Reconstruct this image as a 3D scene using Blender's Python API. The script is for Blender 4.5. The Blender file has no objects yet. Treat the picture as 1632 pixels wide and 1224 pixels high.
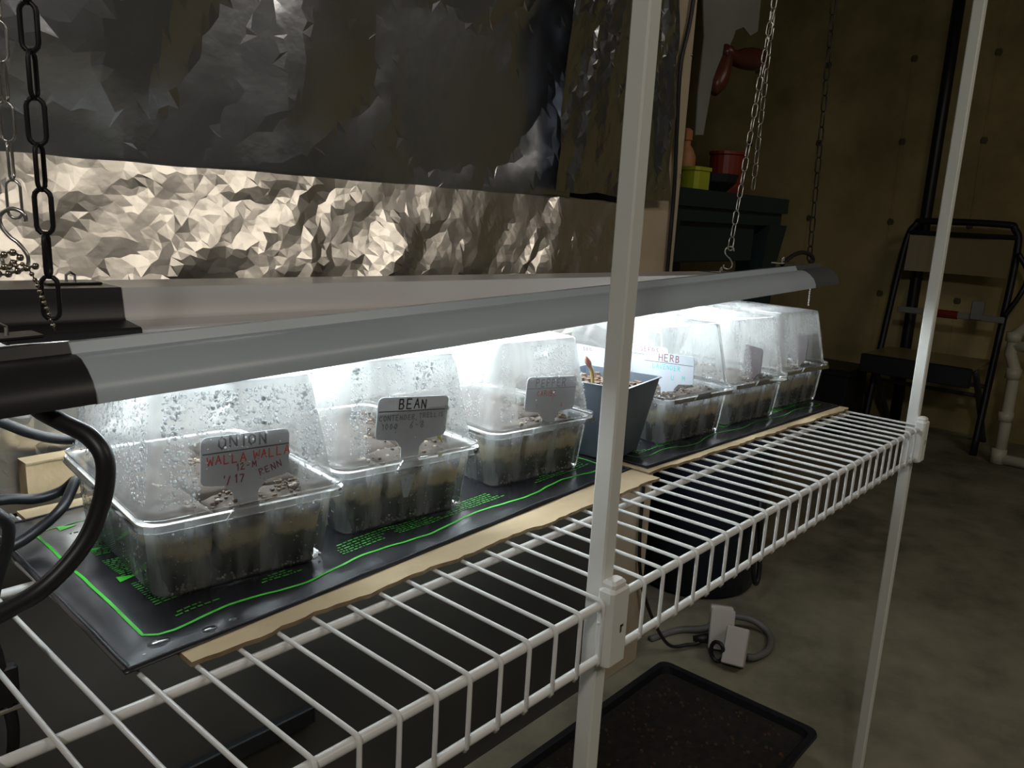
import bpy, math, random
from mathutils import Vector, noise, geometry
random.seed(7)
S = 0.0254                       # everything below is measured in inches; shelf top is z = 0
FL = -24.0                       # concrete floor
sc = bpy.context.scene
col = sc.collection
def W(p): return Vector((p[0]*S, p[1]*S, (p[2]-FL)*S))

# ------------------------------------------------------------------ camera
def setup_camera():
    yaw, pit, rol = 0.71535289, 0.20807115, 0.05409207
    f = Vector((math.cos(yaw)*math.cos(pit), math.sin(yaw)*math.cos(pit), -math.sin(pit)))
    r = Vector((math.sin(yaw), -math.cos(yaw), 0)); u = r.cross(f)
    c, s = math.cos(rol), math.sin(rol)
    r2 = c*r+s*u; u2 = -s*r+c*u
    cam = bpy.data.cameras.new('camera'); co = bpy.data.objects.new('camera', cam); col.objects.link(co)
    m = co.matrix_world.copy()
    for i in range(3):
        m[i][0] = r2[i]; m[i][1] = u2[i]; m[i][2] = -f[i]
    t = W((-7.5615, -10.9209, 9.8415))
    for i in range(3): m[i][3] = t[i]
    co.matrix_world = m
    cam.sensor_fit = 'HORIZONTAL'; cam.sensor_width = 36.0
    cam.lens = 1285/1632*36.0
    cam.clip_start = 0.01; cam.clip_end = 60
    sc.camera = co
setup_camera()

# ------------------------------------------------------------------ world, room bulb, added foil light, exposure
wd = bpy.data.worlds.new('world'); sc.world = wd; wd.use_nodes = True
wd.node_tree.nodes['Background'].inputs[0].default_value = (0.5, 0.45, 0.35, 1)
wd.node_tree.nodes['Background'].inputs[1].default_value = 0.004
def lamp(name, loc, power, color, radius):
    l = bpy.data.lights.new(name, 'POINT'); l.energy = power; l.color = color; l.shadow_soft_size = radius
    o = bpy.data.objects.new(name, l); col.objects.link(o); o.location = W(loc); return o
lamp('ceiling_bulb', (-46, -30, 50), 22.0, (1.0, 0.96, 0.89), 0.09)
al = bpy.data.lights.new('ceiling_strip_light', 'AREA'); al.shape = 'RECTANGLE'; al.size = 48*S; al.size_y = 14*S; al.energy = 7.0; al.color = (1.0, 0.90, 0.76)  # added area light out of view, brightens the lower foil sheet
ao = bpy.data.objects.new('ceiling_strip_light', al); col.objects.link(ao); ao.location = W((45, -50, 58.5))
LED_STRENGTH = 19.5
LED_COLOR = (0.86, 0.95, 1.0)
sc.view_settings.view_transform = 'Standard'
sc.view_settings.look = 'None'
sc.view_settings.exposure = 0.3
sc.view_settings.gamma = 1.0
sc.view_settings.use_curve_mapping = False
sc.cycles.transparent_max_bounces = 40
sc.cycles.max_bounces = 10
sc.cycles.diffuse_bounces = 4
sc.cycles.glossy_bounces = 5
sc.cycles.transmission_bounces = 8
sc.cycles.caustics_reflective = False
sc.cycles.caustics_refractive = False
sc.cycles.sample_clamp_indirect = 4.0

# ------------------------------------------------------------------ materials
def newmat(name):
    m = bpy.data.materials.new(name); m.use_nodes = True
    nt = m.node_tree; b = nt.nodes['Principled BSDF']; return m, nt, b
def pm(name, color, rough=0.5, metal=0.0, spec=0.5, c2=None, scale=8.0, detail=4, bump=0.0, bscale=60.0, coords='Object'):
    m, nt, b = newmat(name)
    b.inputs['Base Color'].default_value = (*color, 1); b.inputs['Roughness'].default_value = rough
    b.inputs['Metallic'].default_value = metal; b.inputs['Specular IOR Level'].default_value = spec
    if c2 or bump:
        tc = nt.nodes.new('ShaderNodeTexCoord')
    if c2:
        n = nt.nodes.new('ShaderNodeTexNoise'); n.inputs['Scale'].default_value = scale; n.inputs['Detail'].default_value = detail
        nt.links.new(tc.outputs[coords], n.inputs['Vector'])
        cr = nt.nodes.new('ShaderNodeValToRGB'); cr.color_ramp.elements[0].position = 0.33; cr.color_ramp.elements[1].position = 0.67
        cr.color_ramp.elements[0].color = (*color, 1); cr.color_ramp.elements[1].color = (*c2, 1)
        nt.links.new(n.outputs['Fac'], cr.inputs['Fac']); nt.links.new(cr.outputs['Color'], b.inputs['Base Color'])
    if bump:
        n2 = nt.nodes.new('ShaderNodeTexNoise'); n2.inputs['Scale'].default_value = bscale; n2.inputs['Detail'].default_value = 5
        nt.links.new(tc.outputs[coords], n2.inputs['Vector'])
        bp = nt.nodes.new('ShaderNodeBump'); bp.inputs['Strength'].default_value = bump; bp.inputs['Distance'].default_value = 0.004
        nt.links.new(n2.outputs['Fac'], bp.inputs['Height']); nt.links.new(bp.outputs['Normal'], b.inputs['Normal'])
    return m
def clear_mat(name, haze, hazecol, gloss=0.5, fogscale=None, fogrange=(0.2, 0.8), wet=None):
    """thin clear plastic: see-through film with a sheen and a veil of fine mist"""
    m = bpy.data.materials.new(name); m.use_nodes = True; nt = m.node_tree; N = nt.nodes
    for n in list(N): N.remove(n)
    out = N.new('ShaderNodeOutputMaterial')
    tr = N.new('ShaderNodeBsdfTransparent'); tr.inputs[0].default_value = (0.97, 0.98, 0.98, 1)
    df = N.new('ShaderNodeBsdfDiffuse'); df.inputs[0].default_value = (*hazecol, 1)
    tl = N.new('ShaderNodeBsdfTranslucent'); tl.inputs[0].default_value = (*hazecol, 1)
    mx = N.new('ShaderNodeMixShader'); mx.inputs[0].default_value = 0.55
    nt.links.new(df.outputs[0], mx.inputs[1]); nt.links.new(tl.outputs[0], mx.inputs[2])
    m1 = N.new('ShaderNodeMixShader'); m1.inputs[0].default_value = haze
    nt.links.new(tr.outputs[0], m1.inputs[1]); nt.links.new(mx.outputs[0], m1.inputs[2])
    if fogscale:
        tc = N.new('ShaderNodeTexCoord'); mp = N.new('ShaderNodeMapping'); mp.inputs['Scale'].default_value = fogscale
        nz = N.new('ShaderNodeTexNoise'); nz.inputs['Scale'].default_value = 1.0; nz.inputs['Detail'].default_value = 5
        mr = N.new('ShaderNodeMapRange'); mr.inputs[1].default_value = 0.35; mr.inputs[2].default_value = 0.65
        mr.inputs[3].default_value = fogrange[0]; mr.inputs[4].default_value = fogrange[1]
        nt.links.new(tc.outputs['Object'], mp.inputs[0]); nt.links.new(mp.outputs[0], nz.inputs['Vector'])
        nt.links.new(nz.outputs['Fac'], mr.inputs[0]); nt.links.new(mr.outputs[0], m1.inputs[0])
    if wet:      # patch where a tag touches the wall and the film has run clear
        sp = N.new('ShaderNodeSeparateXYZ'); nt.links.new(tc.outputs['Object'], sp.inputs[0]); prev = None
        nw = N.new('ShaderNodeTexNoise'); nw.inputs['Scale'].default_value = 160; nt.links.new(tc.outputs['Object'], nw.inputs['Vector'])
        x0, x1, z0, z1 = [v*S for v in wet]; e = .12*S
        for ax, a, b in (('X', x0-e, x0+e), ('X', x1+e, x1-e), ('Z', z0-e, z0+e), ('Z', z1+e, z1-e), ('Y', -2.2*S, -2.4*S)):
            ja = N.new('ShaderNodeMath'); ja.operation = 'MULTIPLY_ADD'; ja.inputs[1].default_value = .25*S; nt.links.new(nw.outputs['Fac'], ja.inputs[0]); nt.links.new(sp.outputs[ax], ja.inputs[2])
            r_ = N.new('ShaderNodeMapRange'); r_.inputs[1].default_value = a; r_.inputs[2].default_value = b; nt.links.new(ja.outputs[0], r_.inputs[0])
            if prev is None: prev = r_
            else:
                mm = N.new('ShaderNodeMath'); mm.operation = 'MULTIPLY'; nt.links.new(prev.outputs[0], mm.inputs[0]); nt.links.new(r_.outputs[0], mm.inputs[1]); prev = mm
        k_ = N.new('ShaderNodeMapRange'); k_.inputs[3].default_value = 1.0; k_.inputs[4].default_value = 0.22; nt.links.new(prev.outputs[0], k_.inputs[0])
        fin = N.new('ShaderNodeMath'); fin.operation = 'MULTIPLY'; nt.links.new(mr.outputs[0], fin.inputs[0]); nt.links.new(k_.outputs[0], fin.inputs[1])
        nt.links.new(fin.outputs[0], m1.inputs[0])
    gl = N.new('ShaderNodeBsdfGlossy'); gl.inputs['Roughness'].default_value = 0.08
    lw = N.new('ShaderNodeLayerWeight'); lw.inputs[0].default_value = 0.25
    mu = N.new('ShaderNodeMath'); mu.operation = 'MULTIPLY'; mu.inputs[1].default_value = gloss
    nt.links.new(lw.outputs['Fresnel'], mu.inputs[0])
    m2 = N.new('ShaderNodeMixShader'); nt.links.new(mu.outputs[0], m2.inputs[0])
    nt.links.new(m1.outputs[0], m2.inputs[1]); nt.links.new(gl.outputs[0], m2.inputs[2])
    nt.links.new(m2.outputs[0], out.inputs[0])
    return m
def drop_mat():
    m = bpy.data.materials.new('water_drop'); m.use_nodes = True; nt = m.node_tree; N = nt.nodes
    for n in list(N): N.remove(n)
    out = N.new('ShaderNodeOutputMaterial')
    tr = N.new('ShaderNodeBsdfTransparent'); tr.inputs[0].default_value = (0.96, 0.97, 0.97, 1)
    tl = N.new('ShaderNodeBsdfTranslucent'); tl.inputs[0].default_value = (0.95, 0.96, 0.97, 1)
    gl = N.new('ShaderNodeBsdfGlossy'); gl.inputs['Roughness'].default_value = 0.06
    m1 = N.new('ShaderNodeMixShader'); m1.inputs[0].default_value = 0.5
    lw = N.new('ShaderNodeLayerWeight'); lw.inputs[0].default_value = 0.55
    m2 = N.new('ShaderNodeMixShader')
    nt.links.new(tr.outputs[0], m1.inputs[1]); nt.links.new(tl.outputs[0], m1.inputs[2])
    fm = N.new('ShaderNodeMath'); fm.operation = 'MULTIPLY'; fm.inputs[1].default_value = 0.55; nt.links.new(lw.outputs['Facing'], fm.inputs[0])
    nt.links.new(fm.outputs[0], m2.inputs[0]); nt.links.new(m1.outputs[0], m2.inputs[1]); nt.links.new(gl.outputs[0], m2.inputs[2])
    nt.links.new(m2.outputs[0], out.inputs[0])
    return m
def emit_mat(name, color, strength):
    m, nt, b = newmat(name)
    b.inputs['Base Color'].default_value = (0.8, 0.8, 0.8, 1)
    b.inputs['Emission Color'].default_value = (*color, 1); b.inputs['Emission Strength'].default_value = strength
    return m
def concrete(name, c1, c2, c3, scale, bump):
    m, nt, b = newmat(name); N = nt.nodes
    tc = N.new('ShaderNodeTexCoord')
    n1 = N.new('ShaderNodeTexNoise'); n1.inputs['Scale'].default_value = scale; n1.inputs['Detail'].default_value = 8; n1.inputs['Roughness'].default_value = 0.65
    n2 = N.new('ShaderNodeTexNoise'); n2.inputs['Scale'].default_value = scale*5; n2.inputs['Detail'].default_value = 6
    nt.links.new(tc.outputs['Object'], n1.inputs['Vector']); nt.links.new(tc.outputs['Object'], n2.inputs['Vector'])
    cr = N.new('ShaderNodeValToRGB'); e = cr.color_ramp.elements
    e[0].position = 0.3; e[0].color = (*c1, 1); e[1].position = 0.7; e[1].color = (*c3, 1)
    k = e.new(0.5); k.color = (*c2, 1)
    mi = N.new('ShaderNodeMath'); mi.operation = 'MULTIPLY_ADD'; mi.inputs[1].default_value = 0.3; 
    nt.links.new(n2.outputs['Fac'], mi.inputs[0])
    sb = N.new('ShaderNodeMath'); sb.operation = 'SUBTRACT'; sb.inputs[1].default_value = 0.15
    nt.links.new(n1.outputs['Fac'], sb.inputs[0]); nt.links.new(sb.outputs[0], mi.inputs[2])
    nt.links.new(mi.outputs[0], cr.inputs['Fac']); nt.links.new(cr.outputs[0], b.inputs['Base Color'])
    bp = N.new('ShaderNodeBump'); bp.inputs['Strength'].default_value = bump; bp.inputs['Distance'].default_value = 0.006
    nt.links.new(mi.outputs[0], bp.inputs['Height']); nt.links.new(bp.outputs[0], b.inputs['Normal'])
    b.inputs['Roughness'].default_value = 0.8
    return m
def soil_plug_mat():
    """peat: dry tan upper layer over dark wet peat with green algae, mottled boundary"""
    m, nt, b = newmat('peat_layers'); N = nt.nodes
    tc = N.new('ShaderNodeTexCoord'); sp = N.new('ShaderNodeSeparateXYZ'); nt.links.new(tc.outputs['Object'], sp.inputs[0])
    nz = N.new('ShaderNodeTexNoise'); nz.inputs['Scale'].default_value = 60; nz.inputs['Detail'].default_value = 4
    nt.links.new(tc.outputs['Object'], nz.inputs['Vector'])
    ma = N.new('ShaderNodeMath'); ma.operation = 'MULTIPLY_ADD'; ma.inputs[1].default_value = 0.022; nt.links.new(nz.outputs['Fac'], ma.inputs[0]); nt.links.new(sp.outputs['Z'], ma.inputs[2])
    mr = N.new('ShaderNodeMapRange'); mr.inputs[1].default_value = 0.0; mr.inputs[2].default_value = 0.068; nt.links.new(ma.outputs[0], mr.inputs[0])
    cr = N.new('ShaderNodeValToRGB'); e = cr.color_ramp.elements
    e[0].position = 0.0; e[0].color = (0.012, 0.016, 0.012, 1); e[1].position = 1.0; e[1].color = (0.022, 0.013, 0.008, 1)
    for p, c in ((0.30, (0.016, 0.034, 0.017)), (0.46, (0.04, 0.045, 0.025)), (0.53, (0.46, 0.37, 0.22)), (0.68, (0.55, 0.46, 0.29)), (0.76, (0.06, 0.042, 0.028))):  # the low greens paint in the heat mat's reflection
        k = e.new(p); k.color = (*c, 1)
    nt.links.new(mr.outputs[0], cr.inputs[0]); nt.links.new(cr.outputs[0], b.inputs['Base Color'])
    b.inputs['Roughness'].default_value = 0.85
    return m
def foil_mat(name, rough, tint):
    m, nt, b = newmat(name); N = nt.nodes
    b.inputs['Metallic'].default_value = 1.0; b.inputs['Base Color'].default_value = (*tint, 1); b.inputs['Roughness'].default_value = rough
    tc = N.new('ShaderNodeTexCoord'); n2 = N.new('ShaderNodeTexNoise'); n2.inputs['Scale'].default_value = 38; n2.inputs['Detail'].default_value = 4
    nt.links.new(tc.outputs['Object'], n2.inputs['Vector'])
    bp = N.new('ShaderNodeBump'); bp.inputs['Strength'].default_value = 0.14; bp.inputs['Distance'].default_value = 0.004
    nt.links.new(n2.outputs['Fac'], bp.inputs['Height']); nt.links.new(bp.outputs[0], b.inputs['Normal'])
    return m
M = {}
M['floor'] = concrete('concrete_floor', (0.11, 0.10, 0.068), (0.25, 0.23, 0.165), (0.36, 0.33, 0.24), 2.6, 0.35)
M['gwall'] = concrete('grey_concrete_wall', (0.10, 0.10, 0.095), (0.17, 0.17, 0.165), (0.24, 0.24, 0.235), 1.1, 0.3)
M['cwall'] = concrete('concrete_wall', (0.20, 0.155, 0.06), (0.40, 0.32, 0.14), (0.56, 0.46, 0.23), 1.1, 0.3)
M['ceiling'] = pm('ceiling_boards', (0.10, 0.08, 0.055), 0.9, c2=(0.17, 0.13, 0.09), scale=3)
M['plain'] = pm('painted_wall', (0.065, 0.06, 0.05), 0.85, c2=(0.085, 0.078, 0.065), scale=4)
M['wood'] = pm('pine_stud', (0.56, 0.46, 0.32), 0.7, c2=(0.66, 0.55, 0.40), scale=14, bump=0.1)
M['white'] = pm('white_coated_steel', (0.82, 0.82, 0.80), 0.32, spec=0.5)
M['clip'] = pm('white_plastic_clip', (0.8, 0.79, 0.75), 0.45)
M['post'] = pm('ivory_painted_tube', (0.78, 0.78, 0.73), 0.42, c2=(0.82, 0.82, 0.77), scale=6)
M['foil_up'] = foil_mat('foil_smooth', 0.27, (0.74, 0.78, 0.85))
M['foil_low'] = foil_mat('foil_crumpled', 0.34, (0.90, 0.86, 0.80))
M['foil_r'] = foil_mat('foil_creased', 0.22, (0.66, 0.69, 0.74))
M['fixture'] = pm('grey_painted_steel', (0.50, 0.57, 0.63), 0.30, spec=0.5)  # white paint on the front light, its shaded grey put into the colour
M['fixture_pale'] = pm('pale_painted_steel', (0.74, 0.72, 0.71), 0.35)  # same white paint on the rear light, lit tone put into the colour
M['fixture_in'] = pm('white_reflector', (0.85, 0.85, 0.85), 0.4)
M['cap'] = pm('black_plastic_cap', (0.022, 0.022, 0.024), 0.38)
M['cap_far'] = pm('grey_plastic_cap', (0.10, 0.105, 0.11), 0.4)
M['led'] = emit_mat('led_tube_glow', LED_COLOR, LED_STRENGTH)
M['black'] = pm('black_rubber', (0.015, 0.015, 0.017), 0.42)
M['blackp'] = pm('black_plastic', (0.012, 0.014, 0.018), 0.45)
M['binp'] = pm('blue_black_plastic', (0.016, 0.024, 0.042), 0.4)
M['chain_b'] = pm('black_painted_chain', (0.02, 0.018, 0.02), 0.45, metal=0.4)
M['chain_s'] = pm('zinc_plated_steel', (0.72, 0.71, 0.68), 0.28, metal=1.0)
M['bead'] = pm('brass_beads', (0.55, 0.5, 0.42), 0.25, metal=1.0)
M['mat'] = pm('black_vinyl_mat', (0.014, 0.015, 0.018), 0.27, c2=(0.022, 0.022, 0.026), scale=9, bump=0.12, bscale=22)
M['matedge'] = pm('grey_vinyl_seam', (0.05, 0.05, 0.055), 0.4)
M['green'] = pm('green_print', (0.06, 0.55, 0.04), 0.5)
M['green_d'] = pm('dim_green_print', (0.04, 0.28, 0.03), 0.5)
M['card'] = pm('cardboard', (0.55, 0.42, 0.25), 0.85, c2=(0.62, 0.48, 0.3), scale=40, bump=0.1, bscale=150)
M['card_e'] = pm('cardboard_core', (0.36, 0.26, 0.15), 0.9, c2=(0.24, 0.17, 0.09), scale=120)
SKIP = {1: (-1.25, 1.45, 2.2, 3.95), 2: (-1.45, 1.4, 2.3, 4.15), 3: (-1.2, 1.9, 2.1, 3.95), 5: (-.7, 1.6, 2.0, 4.0), 6: (-.5, 1.9, 2.0, 4.0)}     # tag patches on the front walls
M['dome'] = clear_mat('misted_dome', 0.3, (0.90, 0.90, 0.88), 0.6, (60, 60, 10), (0.30, 0.42))
for k_ in SKIP: M['dome%d' % k_] = clear_mat('misted_dome_%d' % k_, 0.3, (0.90, 0.90, 0.88), 0.6, (60, 60, 10), (0.30, 0.42) if k_ < 4 else (0.22, 0.34), SKIP[k_])
M['dome_clear'] = clear_mat('lightly_misted_dome', 0.15, (0.92, 0.93, 0.93), 0.6, (40, 40, 16), (0.07, 0.14))
M['tray'] = clear_mat('clear_tray', 0.1, (0.8, 0.82, 0.82), 0.7, (90, 90, 16), (0.10, 0.42))
M['rim'] = clear_mat('tray_rim', 0.13, (0.85, 0.87, 0.87), 0.9)
M['drop'] = drop_mat()
M['peat'] = soil_plug_mat()
M['crumb'] = pm('peat_crumbs', (0.035, 0.02, 0.012), 0.8, c2=(0.11, 0.065, 0.035), scale=90)
M['perlite'] = pm('perlite_grains', (0.34, 0.29, 0.21), 0.8)
M['tag'] = pm('white_plant_tag', (0.50, 0.53, 0.58), 0.45)
M['tag_b'] = pm('brown_plant_tag', (0.035, 0.022, 0.025), 0.5)  # back-lit tags, their shade is put into this dark colour
M['ink'] = pm('black_marker', (0.02, 0.02, 0.03), 0.5)
M['ink_f'] = pm('faded_marker', (0.22, 0.25, 0.28), 0.5)
M['ink_r'] = pm('red_marker', (0.62, 0.06, 0.04), 0.5)
M['ink_b'] = pm('brown_marker', (0.22, 0.05, 0.06), 0.5)
M['ink_t'] = pm('teal_marker', (0.1, 0.55, 0.55), 0.5)
M['ink_p'] = pm('pink_marker', (0.85, 0.4, 0.55), 0.5)
M['pot'] = pm('blue_grey_pot', (0.075, 0.092, 0.115), 0.45)
M['stem'] = pm('seedling_stem', (0.42, 0.30, 0.12), 0.5)
M['leaf'] = pm('pink_seedling_leaf', (0.55, 0.2, 0.24), 0.5, c2=(0.35, 0.33, 0.1), scale=40)
M['sprout'] = pm('yellow_green_sprout', (0.5, 0.5, 0.12), 0.5)
M['bench'] = pm('dark_green_plastic', (0.010, 0.024, 0.026), 0.5)
M['steel'] = pm('dull_steel', (0.30, 0.30, 0.28), 0.5, metal=0.0, c2=(0.22, 0.22, 0.20), scale=5)
M['redwood'] = pm('red_brown_wood', (0.10, 0.024, 0.011), 0.35, c2=(0.06, 0.015, 0.01), scale=12)
M['red'] = pm('red_plastic', (0.20, 0.022, 0.012), 0.45)
M['yellow'] = pm('yellow_green_plastic', (0.42, 0.48, 0.03), 0.5)
M['orange'] = pm('orange_plastic', (0.55, 0.25, 0.10), 0.5)
M['maroon'] = pm('maroon_paint', (0.06, 0.02, 0.02), 0.5)
M['beige'] = pm('beige_painted_metal', (0.30, 0.24, 0.12), 0.35)
M['pvc'] = pm('white_pvc', (0.62, 0.58, 0.46), 0.4)
M['adapter'] = pm('white_adapter_plastic', (0.62, 0.58, 0.55), 0.4)
M['greycord'] = pm('grey_cord', (0.16, 0.16, 0.155), 0.5)
M['soil'] = pm('dark_soil', (0.008, 0.006, 0.005), 0.9, c2=(0.02, 0.015, 0.01), scale=80, bump=0.6, bscale=120)
M['dim'] = pm('grey_dark_paint', (0.06, 0.06, 0.06), 0.5)
M['mark'] = pm('dark_stain', (0.12, 0.10, 0.055), 0.9)

# ------------------------------------------------------------------ mesh helpers (inches in, metres out)
class MB:
    def __init__(s): s.v = []; s.f = []
    def add(s, vs, fs):
        o = len(s.v); s.v += [tuple(v) for v in vs]; s.f += [tuple(i+o for i in f) for f in fs]; return s
    def hexa(s, p):
        return s.add(p, [(3,2,1,0),(4,5,6,7),(0,1,5,4),(1,2,6,5),(2,3,7,6),(3,0,4,7)])
    def box(s, x0, x1, y0, y1, z0, z1):
        return s.hexa([(x0,y0,z0),(x1,y0,z0),(x1,y1,z0),(x0,y1,z0),(x0,y0,z1),(x1,y0,z1),(x1,y1,z1),(x0,y1,z1)])
    def rbox(s, x0, x1, y0, y1, z0, z1, b):
        """box with chamfered edges all round"""
        vs = []; fs = []
        def ring(z, i):
            return [(x0+i+b,y0+i,z),(x1-i-b,y0+i,z),(x1-i,y0+i+b,z),(x1-i,y1-i-b,z),(x1-i-b,y1-i,z),(x0+i+b,y1-i,z),(x0+i,y1-i-b,z),(x0+i,y0+i+b,z)]
        rs = [ring(z0, b), ring(z0+b, 0), ring(z1-b, 0), ring(z1, b)]
        return s.rings(rs, True, True)
    def rings(s, rs, cap0=True, cap1=True, closed=False):
        n = len(rs[0]); vs = [v for r in rs for v in r]; fs = []
        k = len(rs)
        for i in range(k if closed else k-1):
            a = i*n; b = ((i+1) % k)*n
            for j in range(n): fs.append((a+j, a+(j+1)%n, b+(j+1)%n, b+j))
        if not closed:
            if cap0: fs.append(tuple(range(n-1, -1, -1)))
            if cap1: fs.append(tuple((k-1)*n+j for j in range(n)))
        return s.add(vs, fs)
    def tube(s, pts, r, n=8, closed=False, caps=True):
        pts = [Vector(p) for p in pts]; k = len(pts); rs = []; prev = None
        for i, p in enumerate(pts):
            if closed: t = (pts[(i+1) % k]-pts[i-1])
            else: t = pts[min(i+1, k-1)]-pts[max(i-1, 0)]
            t.normalize()
            if prev is None:
                a = Vector((0,0,1)) if abs(t.z) < .9 else Vector((1,0,0))
                nrm = t.cross(a).normalized()
            else:
                nrm = (prev-t*prev.dot(t)).normalized()
            prev = nrm; bi = t.cross(nrm)
            rr = r[i] if isinstance(r, (list, tuple)) else r
            rs.append([p+nrm*math.cos(2*math.pi*j/n)*rr+bi*math.sin(2*math.pi*j/n)*rr for j in range(n)])
        return s.rings(rs, caps, caps, closed)
    def lathe(s, prof, c, n=20, cap0=True, cap1=True):
        rs = [[(c[0]+r*math.cos(2*math.pi*j/n), c[1]+r*math.sin(2*math.pi*j/n), c[2]+z) for j in range(n)] for r, z in prof]
        return s.rings(rs, cap0, cap1)
    def prism(s, poly, y0, y1):
        """poly in (x, z), extruded along y"""
        n = len(poly); vs = [(x, y0, z) for x, z in poly]+[(x, y1, z) for x, z in poly]
        return s.add(vs, [tuple(range(n)), tuple(range(2*n-1, n-1, -1))]+[(i, i+n, (i+1)%n+n, (i+1)%n) for i in range(n)])
    def sphere(s, c, r, n=8, m=5, sz=1.0):
        rs = []
        for i in range(1, m):
            a = math.pi*i/m
            rs.append([(c[0]+r*math.sin(a)*math.cos(2*math.pi*j/n), c[1]+r*math.sin(a)*math.sin(2*math.pi*j/n), c[2]-r*sz*math.cos(a)) for j in range(n)])
        return s.rings(rs)
ROOT = {}
def tag(o, label, cat, group=None, kind=None):
    if label: o['label'] = label
    if cat: o['category'] = cat
    if group: o['group'] = group
    if kind: o['kind'] = kind
    return o
def thing(name, label, cat, loc, group=None, rot=(0,0,0)):
    o = bpy.data.objects.new(name, None); col.objects.link(o); o.empty_display_size = 0.02
    o.location = W(loc); o.rotation_euler = rot; tag(o, label, cat, group); ROOT[o.name] = o.location.copy(); return o
def build(mb, name, mat, parent=None, smooth=False, local=False, base=None):
    """links the collected shapes as one mesh object; local=True: coordinates are relative to the root"""
    me = bpy.data.meshes.new(name)
    if local:
        vs = [(x*S, y*S, z*S) for x, y, z in mb.v]; loc = Vector((0,0,0))
    else:
        vs = [W(p) for p in mb.v]
        if parent is None:
            xs = [v.x for v in vs]; ys = [v.y for v in vs]; zs = [v.z for v in vs]
            loc = Vector(((min(xs)+max(xs))/2, (min(ys)+max(ys))/2, min(zs)))
            off = loc
        else:
            p = parent
            while p.parent: p = p.parent
            off = ROOT[p.name]; loc = Vector((0,0,0))
        vs = [v-off for v in vs]
    me.from_pydata([tuple(v) for v in vs], [], mb.f); me.update()
    if smooth: me.shade_smooth()
    o = bpy.data.objects.new(name, me); col.objects.link(o)
    o.location = loc
    if mat: me.materials.append(mat)
    if parent: o.parent = parent
    else: ROOT[o.name] = loc.copy()
    return o
def struct(mb, name, mat, parent=None, **k):
    o = build(mb, name, mat, parent, **k)
    if parent is None: o['kind'] = 'structure'
    return o
def copy_tree(o, parent=None):
    c = o.copy(); col.objects.link(c); c.parent = parent
    if parent is None: ROOT[c.name] = c.location.copy()
    for ch in list(o.children): copy_tree(ch, c)
    return c
def spline(pts, n=8, closed=False):
    P = [Vector(p) for p in pts]; out = []; k = len(P)
    rng = range(k if closed else k-1)
    for i in rng:
        p1 = P[i]; p2 = P[(i+1) % k]
        p0 = P[i-1] if (closed or i > 0) else p1*2-p2
        p3 = P[(i+2) % k] if (closed or i+2 < k) else p2*2-p1
        for j in range(n):
            t = j/n
            out.append(0.5*((2*p1)+(p2-p0)*t+(2*p0-5*p1+4*p2-p3)*t*t+(3*p1-p0-3*p2+p3)*t**3))
    if not closed: out.append(P[-1])
    return out

# ------------------------------------------------------------------ the setting
CEIL = 60
struct(MB().box(-120, 150, -120, 112, FL-4, FL), 'floor', M['floor'])
struct(MB().box(-120, 150, -120, 112, CEIL, CEIL+4), 'ceiling', M['ceiling'])
wr = struct(MB().box(150, 156, -120, 112, FL, CEIL), 'wall_right', M['cwall'])
struct(MB().box(-126, -120, -120, 112, FL, CEIL), 'wall_left', M['gwall'])
struct(MB().box(-120, 150, -126, -120, FL, CEIL), 'wall_front', M['gwall'])
struct(MB().box(-120, 150, 112, 118, FL, CEIL), 'wall_far', M['cwall'])
struct(MB().box(-120, 38.9, 19.3, 22.4, FL, CEIL), 'wall_back', M['plain'])
# formwork seams with tie-hole marks on the poured wall
for ys in (37.0, 52.0, 66.0, 24.0, 9.0):
    s_ = MB()
    for k in range(20):
        z = FL+2+k*4.0; s_.box(149.86, 150.02, ys-.18+.1*math.sin(k*2.1), ys+.18+.1*math.sin(k*1.3), z, z+4.0)
    build(s_, 'formwork_seam', M['cwall'], wr)
    for z in (-14.0, -1.0, 12.0, 26.0, 40.0):
        t_ = MB(); t_.lathe([(0.6, 0), (0.45, .12)], (0, 0, 0), 10)
        t_.v = [(149.95-v[2], ys+v[0], z+v[1]*1.2) for v in t_.v]
        build(t_, 'tie_mark', M['mark'], wr)
# end stud of the partition
st = struct(MB().rbox(38.9, 43.3, 18.75, 22.4, FL, CEIL, .08), 'trim_1', M['wood'])
for z in (20.9, 13.0, 4.0, -3.5):
    n_ = MB().sphere((43.1, 18.74, z), .10, 8, 5); build(n_, 'nail_head', M['chain_s'], st)
struct(MB().rbox(-30, 13.4, 18.9, 19.3, -15.2, -14.3, .06), 'trim_2', M['blackp'])
struct(MB().tube([(149.0, 30.9, z) for z in (FL, -10, 10, 30, CEIL)], .95, 12), 'trim_3', M['black'], smooth=True)

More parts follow.
